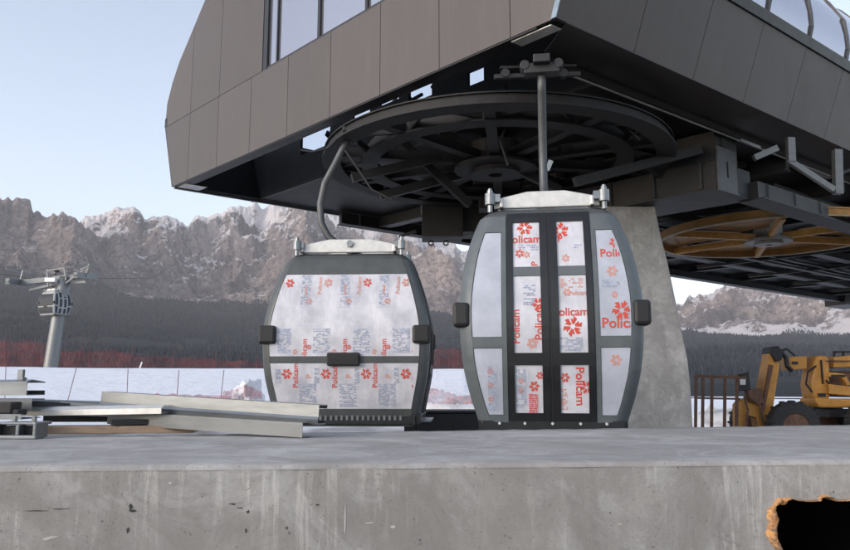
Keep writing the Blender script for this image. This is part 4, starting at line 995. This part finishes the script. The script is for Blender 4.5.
# bolted clamp
cl_ = empty('clamp', tuple(L3(-2.3, 4.25, 0)), 0, 'bright steel clamp with dark slots under the left end of the stack', 'clamp')
mb = MB(); mb.box(L3(-2.28, 4.3, .085), (.24, .14, .016)); mb.box(L3(-2.17, 4.26, .05), (.018, .14, .085)); mb.box(L3(-2.28, 4.24, .012), (.24, .1, .022)); mb.box(L3(-2.40, 4.26, .05), (.015, .12, .08)); mb.box(L3(-2.27, 4.24, .05), (.02, .08, .06)); mb.build('clamp_body', M['galv'], cl_, bevel=.006)
for x in (-2.33, -2.22):
    mb = MB(); mb.tube([L3(x, 4.28, .09), L3(x, 4.28, .125)], .016, 6); mb.build('bolt', M['galv'], cl_)
mb = MB(); mb.box(L3(-2.28, 4.3, .045), (.2, .08, .05)); mb.build('clamp_pad', M['rubber'], cl_)
ps = MB(); pp = ony(20, 390, 4.8); ps.box(pp + Vector((0, 0, .06)), (.032, .03, .14)); ps.box(pp + Vector((-.005, 0, -.02)), (.08, .06, .02)); ps.box(pp + Vector((.022, .0, .03)), (.006, .05, .1))
prof_obj('post_base', ps, 'short upright steel stub standing on the stack at the left edge', 'metal stub', M['galv'])
wd = MB(); wd.bar(L3(-2.9, 4.62, .026), L3(-1.45, 4.78, .026), .16, .045); prof_obj('plank', wd, 'brown wooden plank lying under the metal profiles', 'plank', M['wood'], bevel=.004)
wd = MB(); wd.bar(L3(-3.5, 4.25, .045), L3(-2.44, 4.35, .045), .09, .085); prof_obj('timber_block', wd, 'squared timber supporting the stack at the left edge', 'timber', simple('dark_timber', (.10, .075, .055), .8, 0, .3, 8, .2), bevel=.006)
wd = MB(); wd.bar(L3(-1.95, 4.68, .07), L3(-1.5, 4.9, .075), .12, .03); prof_obj('packing_plate', wd, 'dark packing plate wedged under the left end of the longest profile', 'packing plate', M['dark2'])

# ------------------------------------------------------------------ fences on the snow
def gz(x, y): return ground_z(x, y)
nf = empty('net_fence', (-25, 72, 0), 0, 'long dark red safety net fence standing behind the snow bank', 'fence')
pts = [(-90, 356, 341), (-40, 372, 338), (0, 371, 336), (15, 371, 339), (30, 371, 336), (50, 371.5, 343), (80, 372, 346), (110, 373, 345), (140, 374, 349), (170, 375, 352), (200, 376, 352), (235, 378, 355), (262, 380, 356), (300, 384, 352), (350, 386, 350), (400, 390, 347), (440, 394, 343), (470, 398, 342), (520, 400, 344)]
mb = MB(); vs = []
N = 160
for i in range(N + 1):
    px = -90 + 610 * i / N; yb = interp([(p[0], p[1]) for p in pts], px); yt = interp([(p[0], p[2]) for p in pts], px) + noise.noise(Vector((i * .35, 0, 0))) * 3 + (6 if px > 60 else 3)
    Yd = 72 + noise.noise(Vector((i * .2, 5, 0))) * .5; a = ony(px, yb + 4, Yd); b_ = ony(px, yt, Yd)
    for k in range(5): vs.append(a.lerp(b_, k / 4) + Vector((0, math.sin(i * 1.1 + k) * .12, 0)))
mb.add(vs, [(i * 5 + k, (i + 1) * 5 + k, (i + 1) * 5 + k + 1, i * 5 + k + 1) for i in range(N) for k in range(4)]); mb.build('net', M['net'], nf)
for i, px in enumerate(range(-80, 521, 42)):
    yb = interp([(p[0], p[1]) for p in pts], px); yt = interp([(p[0], p[2]) for p in pts], px)
    mb = MB(); mb.tube([ony(px, yb + 8, 71.8), ony(px + 1.5, yt - 1, 71.8)], .028, 6); mb.build('post', M['redblind'], nf)
# slalom-like poles in front of the snow bank
poles = [(5, 393, 6, 366, 'first thin pole from the left edge'), (69, 393, 83, 343, 'tall thin pole leaning right, left of the tower foot'), (127, 392, 128, 369, 'thin upright pole standing alone between the leaning pole and the profiles'), (177, 394, 179, 370, 'thin pole above the middle of the longest profile'), (221, 394, 224, 370, 'thin pole nearest the left gondola cabin'), (138, 372, 142, 362, 'short pale stake beyond the snow bank top')]
for x0, y0, x1, y1, lb in poles:
    Yd = 27 if y0 > 380 else 52; a = ony(x0, y0 + (3 if y0 > 380 else 1), Yd); b_ = ony(x1, y1, Yd)
    mb = MB(); zb = gz(a.x, a.y) - .1; a2 = a + (a - b_).normalized() * max(0, (a.z - zb)) ; mb.tube([a2, b_], (.013 if Yd < 40 else .05), 6); o = mb.build('marker_pole', M['redblind'] if Yd < 40 else M['tent'], None, off=Vector((a2.x, a2.y, zb))); o.location = (a2.x, a2.y, zb)
    tag(o, lb + ' on the snow', 'pole', 'poles along the snow bank')
# slumped red net and snow lumps
def heap(name, c, size, mat, label, cat, seed, group=None):
    bm = bmesh.new(); bmesh.ops.create_icosphere(bm, subdivisions=4, radius=1); mb = MB()
    for v in bm.verts:
        k = 1 + noise.fractal(v.co * 1.6 + Vector((seed, 0, 0)), .9, 2, 5) * .4; mb.v.append((c[0] + v.co.x * size[0] * k, c[1] + v.co.y * size[1] * k, c[2] + v.co.z * size[2] * k))
    bm.verts.index_update(); mb.f = [tuple(v.index for v in f.verts) for f in bm.faces]; bm.free()
    o = mb.build(name, mat, None, smooth=True, off=Vector(c)); o.location = c; return tag(o, label, cat, group)
snowm = simple('snow', (.8, .81, .85), .7, 0, .06, 1.5, .3)
def gh(px, Y, top, w_, dp=1.2):
    p = ony(px, top, Y); zb = gz(p.x, p.y) - .15; return (p.x, p.y, (p.z + zb) / 2), (w_, dp, max(.15, (p.z - zb) / 2))
for i, (px, Y, top, w_, lb) in enumerate([(251, 24, 381, .38, 'rounded snow heap beside the left edge of the left gondola cabin'), (450, 24, 401, 1.6, 'snow heap seen between the two gondola cabins'), (722, 24, 411, .9, 'snow heap behind the rusty basket frame'), (795, 30, 404, 1.6, 'snow heap behind the tyre of the yellow lift')]):
    c, s_ = gh(px, Y, top, w_); heap('snow_heap', c, s_, snowm, lb, 'snow heap', i * 3.3, 'snow heaps round the yard')
bxo = MB(); p = ony(441, 420, 13.0); bxo.box(p + Vector((0, 0, -.25)), (1.25, .8, .75)); bxo.box(p + Vector((0, 0, .15)), (1.3, .86, .04)); bxo.box(p + Vector((-.3, -.42, -.1)), (.2, .03, .1)); bxo.box(p + Vector((.3, -.42, -.1)), (.2, .03, .1))
o = bxo.build('equipment_case', M['dark2'], None, off=p, bevel=.01); o.location = p; tag(o, 'low dark equipment case on the ground between the two gondola cabins', 'case')
def netstrip(name, ptsb, Y, label, mat=M['netpink']):
    mb = MB(); vs = []; n = 40
    for i in range(n + 1):
        u = i / n; px = np.interp(u, np.linspace(0, 1, len(ptsb)), [p[0] for p in ptsb]); yb = np.interp(u, np.linspace(0, 1, len(ptsb)), [p[1] for p in ptsb]); yt = np.interp(u, np.linspace(0, 1, len(ptsb)), [p[2] for p in ptsb])
        for k in range(4): p = ony(px, yb + (yt - yb) * k / 3, Y); p.y += noise.noise(Vector((i * .4, k * .7, Y))) * .35; p.z += noise.noise(Vector((i * .5, k, 3))) * .05; vs.append(p)
    mb.add(vs, [(i * 4 + k, (i + 1) * 4 + k, (i + 1) * 4 + k + 1, i * 4 + k + 1) for i in range(n) for k in range(3)])
    c = ony(ptsb[0][0], ptsb[0][1], Y); o = mb.build(name, mat, None, off=c); o.location = c; return tag(o, label, 'net')
netstrip('barrier_net', [(222, 399, 392), (236, 399, 389), (246, 399, 385), (262, 399, 392)], 22, 'slumped pink red net draped on the snow heap by the left cabin')
netstrip('barrier_net', [(100, 398, 396.5), (150, 399, 394), (200, 400, 395), (232, 399, 396)], 22.5, 'flattened red net lying low along the foot of the snow bank')
netstrip('barrier_net', [(420, 402, 385), (440, 404, 390), (460, 404, 396), (480, 404, 394)], 21, 'pink red net sagging between the two gondola cabins')

# ------------------------------------------------------------------ lift tower in the distance
tw = empty('lift_tower', tuple(ony(50, 380, 66)), 0, 'leaning steel lift tower with a crossarm on the snow at left', 'lift tower')
mb = MB(); mb.tube([ony(49, 384, 66), ony(51, 366, 66), ony(62, 294, 66), ony(65.5, 277, 66)], .66, 20, .5); mb.build('mast', M['galvd'], tw, smooth=True)
mb = MB(); mb.bar(ony(19, 283, 66), ony(88, 275, 66), .4, .45); mb.bar(ony(30, 290, 66), ony(60, 283, 66), .2, .2); mb.bar(ony(60, 283, 66), ony(86, 282, 66), .2, .2); mb.build('crossarm', M['galvd'], tw)
for (x, y) in ((20, 282), (86, 276)):
    mb = MB(); p = ony(x, y, 66); mb.bar(p + Vector((0, -2.0, -.2)), p + Vector((0, 2.0, .2)), .35, .5)
    for k in range(6): q = p + Vector((0, -1.8 + k * .72, -.2 + .1 * k)); mb.tube([q + Vector((-.12, 0, 0)), q + Vector((.12, 0, 0))], .25, 12)
    mb.build('sheave_train', M['galvd'], tw)
    mb = MB(); mb.bar(p + Vector((0, 0, .2)), p + Vector((.2, 0, 1.1)), .1, .1); mb.bar(p + Vector((-.5, -1.5, 1.0)), p + Vector((-.5, 1.5, 1.0)), .06, .06); mb.bar(p + Vector((.5, -1.5, 1.0)), p + Vector((.5, 1.5, 1.0)), .06, .06); mb.build('catwalk_rail', M['galv'], tw)
mb = MB(); p = ony(50, 276, 66)
for pa, pb in (((47, 269), (48, 287)), ((47, 271), (64, 268)), ((64, 268), (66, 280)), ((80, 270), (89, 266)), ((89, 266), (84, 280)), ((66, 283), (84, 270))): mb.bar(ony(*pa, 65.6), ony(*pb, 65.6), .12, .12)
mb.build('lifting_frame', M['galvd'], tw)
mb = MB(); mb.box(ony(51, 280, 65.4), (.9, .5, .35)); mb.build('service_box', M['tent'], tw)
cab3 = make_cabin('gondola_cabin', False, 'small distant gondola cabin with pale frame and dark windows hanging at the lift tower', None)
pc = ony(54, 316, 66); cab3.location = (pc.x, pc.y, pc.z); cab3.rotation_euler.z = R(62)
# ropes
for i, (x, lb) in enumerate(((20, 'outer thin haul rope running uphill from the far end of the tower crossarm'), (86, 'inner thin haul rope running uphill from the near end of the tower crossarm'))):
    mb = MB(); p = ony(x, 277, 66); q = p + Vector((-1, 3.4, .35)); pts = [p + Vector((0, -3.2, -.2)), q] + [q + Vector((-60 * k, 220 * k, 55 * k * k * .5 + 25 * k)) * 1.0 for k in (.25, .5, .75, 1)]
    mb.tube(pts, .025, 5); o = mb.build('haul_rope', M['dark2'], None, off=p); o.location = p; tag(o, lb, 'cable')

# ------------------------------------------------------------------ yellow boom lift (right)
YL = 16.0
bf = empty('boom_lift', tuple(ony(800, 445, YL)), 0, 'ochre articulated boom lift with a big tyre parked right of the pillar', 'boom lift')
def slab(poly, Y, th, name, mat, parent=bf, bevel=.015):
    mb = MB(); mb.prism([ony(x, y, Y - th / 2) for x, y in poly], (0, th, 0)); return mb.build(name, mat, parent, bevel=bevel)
slab([(757, 428), (766, 385), (767, 352), (772, 347), (783, 352), (781, 362), (779, 420), (776, 428)][:0] or [(761, 420), (759, 409), (770, 352), (781, 357), (773, 410), (768, 424)], YL - .3, .35, 'lower_boom', M['yellow'])
slab([(770, 352), (772, 347), (779, 346), (783, 352), (782, 360), (776, 362)], YL - .32, .42, 'boom_knuckle', M['black'])
slab([(789, 357), (807, 356), (807, 369), (790, 370)], YL, .4, 'upper_boom', M['yellow'])
mb = MB(); mb.tube([ony(781, 352, YL - .3), ony(786, 358, YL - .3), ony(787, 366, YL - .3), ony(792, 371, YL - .3)], .05, 8); mb.build('hose', M['black'], bf)
slab([(814, 362), (817, 356), (827, 355), (830, 360), (831, 398), (823, 404), (813, 398), (811, 385)], YL, .5, 'counterweight', M['yellow'], bevel=.06)
slab([(816, 398), (850, 399), (900, 400), (905, 408), (820, 408), (816, 403)], YL, .7, 'chassis', M['yellow'], bevel=.04)
slab([(834, 357), (855, 355), (900, 356), (900, 366), (834, 368)], YL + .2, .8, 'engine_hood', M['yellow'], bevel=.03)
slab([(826, 371), (900, 372), (900, 396), (826, 396)], YL + .5, .8, 'engine_bay', M['rust'])
slab([(829, 384), (852, 387), (853, 396), (829, 394)], YL - .15, .4, 'hydraulic_box', M['yellow'])
slab([(828, 372), (845, 374), (851, 384), (848, 386), (842, 378), (828, 377)], YL - .2, .15, 'lift_arm', M['yellow'])
for (x, y, r_) in ((793, 427, .5), (872, 427, .5)):
    for dy in (-.9, .9):
        mb = MB(); p = ony(x, y, YL - .9); p.y += .9 + dy; n = 30; prof = [(-.16, .55), (-.16, .92), (-.12, 1.0), (.12, 1.0), (.16, .92), (.16, .55)]; vs = []
        for k in range(n):
            a = 2 * math.pi * k / n
            for (d_, q_) in prof: vs.append((p.x + r_ * q_ * math.cos(a), p.y + d_, p.z + r_ * q_ * math.sin(a)))
        mb.add(vs, [(k * 6 + i, ((k + 1) % n) * 6 + i, ((k + 1) % n) * 6 + (i + 1) % 6, k * 6 + (i + 1) % 6) for k in range(n) for i in range(6)])
        for k in range(n): 
            a = 2 * math.pi * k / n; mb.box((p.x + r_ * math.cos(a), p.y + (.07 if k % 2 else -.07), p.z + r_ * math.sin(a)), (.05, .16, .05), Matrix.Rotation(-a, 3, 'Y'))
        wh = mb.build('wheel', M['tyre'], bf)
        mb = MB(); mb.tube([(p.x, p.y - .13, p.z), (p.x, p.y + .13, p.z)], r_ * .56, 20); mb.build('rim', M['rust'], wh)
mb = MB(); mb.bar(ony(795, 427, YL) + Vector((0, -.8, 0)), ony(795, 427, YL) + Vector((0, .8, 0)), .2, .2); mb.bar(ony(862, 421, YL) + Vector((0, -.8, 0)), ony(862, 421, YL) + Vector((0, .8, 0)), .2, .2); mb.bar(ony(822, 413, YL), ony(890, 413, YL), .6, .16); mb.build('axle', M['black'], bf)
# boom foot machinery
slab([(738, 405), (742, 400), (755, 398), (762, 404), (766, 414), (766, 440), (760, 440), (757, 418), (746, 415), (745, 440), (739, 440)], YL - .35, .3, 'boom_foot', M['yellow'])
slab([(748, 390), (762, 388), (764, 404), (750, 402)], YL - .5, .2, 'valve_block', M['rust'])
slab([(741, 374), (749, 372), (751, 390), (742, 391)], YL - .4, .25, 'control_box', M['black'])
slab([(740, 379), (746, 378), (746, 385), (740, 385)], YL - .56, .03, 'control_panel', M['tent'])
mb = MB(); mb.tube([ony(750, 398, YL - .6), ony(760, 405, YL - .62), ony(764, 425, YL - .6)], .03, 6); mb.tube([ony(744, 395, YL - .6), ony(748, 410, YL - .6), ony(746, 428, YL - .6)], .025, 6); mb.tube([ony(771, 365, YL - .52), ony(762, 412, YL - .52)], .045, 8); mb.build('hydraulic_ram', M['rust'], bf)
for k, (x, y, w_, h_) in enumerate(((838, 361, .5, .02), (838, 376, .3, .05), (822, 372, .03, .5), (860, 390, .02, .3))):
    mb = MB(); mb.box(ony(x, y, YL - .27), (w_, .03, h_)); mb.build('panel_gap', M['black'], bf)
for pts_ in ([(816, 366), (808, 372), (806, 384), (812, 392)], [(826, 380), (834, 389), (846, 392)], [(776, 352), (787, 349), (795, 356)]):
    mb = MB(); mb.tube([ony(x, y, YL - .3) for x, y in pts_], .022, 6); mb.build('hose', M['black'], bf)
mb = MB()
for x in (834, 843, 852): mb.bar(ony(x, 352, YL), ony(x, 357, YL), .04, .04)
mb.bar(ony(833, 352, YL), ony(860, 352, YL), .04, .04); mb.build('guard_rail', M['black'], bf)
mb = MB(); mb.box(ony(822, 395, YL - .28), (.16, .01, .07)); mb.box(ony(795, 363, YL - .22), (.12, .01, .06)); mb.build('warning_plate', M['black'], bf)
# basket
bk_ = MB()
YB = YL - .3
def cage(Y):
    for x in (696, 703, 712, 725, 737): bk_.bar(ony(x, 376 if x not in (703,) else 378, Y), ony(x - .5, 432, Y), .05, .05)
    bk_.bar(ony(695, 376, Y), ony(746, 378, Y), .055, .055); bk_.bar(ony(695, 398, Y), ony(740, 399, Y), .04, .04); bk_.bar(ony(695, 430, Y), ony(742, 430, Y), .08, .08)
cage(YB - .5); cage(YB + .5)
for x in (696, 737):
    for y in (376, 398, 430): bk_.bar(ony(x, y, YB - .5), ony(x, y, YB + .5), .05, .05)
bk_.build('basket', M['rust'], bf)
# tent / small huts far behind
for i, (px, w_, lb) in enumerate(((711, .9, 'small white peaked tent seen through the basket bars'),)):
    c = ony(px, 428, 30); zt = ony(px, 404, 30).z; zb = gz(c.x, c.y) ; e = empty('tent', (c.x, c.y, zb), 0, lb, 'tent')
    mb = MB(); ww = 14 / 740 * 30; ze = ony(px, 417, 30).z
    vs = [(c.x + sx * ww, c.y + sy * .6, z) for z in (zb, ze) for sx, sy in ((-1, -1), (1, -1), (1, 1), (-1, 1))]
    mb.add(vs, [(0, 1, 5, 4), (1, 2, 6, 5), (2, 3, 7, 6), (3, 0, 4, 7)]); mb.build('tent_wall', M['tent'], e)
    mb = MB(); mb.add([v for v in vs[4:]] + [(c.x, c.y, zt)], [(0, 1, 4), (1, 2, 4), (2, 3, 4), (3, 0, 4)]); mb.build('tent_roof', M['tent'], e)

# ------------------------------------------------------------------ haze
hm = bpy.data.materials.new('haze_air'); hm.use_nodes = True; nt = hm.node_tree; nt.nodes.remove(nt.nodes['Principled BSDF'])
pv = nt.nodes.new('ShaderNodeVolumePrincipled'); pv.inputs['Color'].default_value = (.88, .88, .93, 1); pv.inputs['Density'].default_value = 9e-5
nt.links.new(pv.outputs[0], nt.nodes['Material Output'].inputs['Volume'])
mb = MB(); mb.box((0, 0, 650), (11600, 11600, 1306)); hz = mb.build('haze', hm); tag(hz, 'thin pale mountain haze over the whole valley', 'haze', kind='stuff')
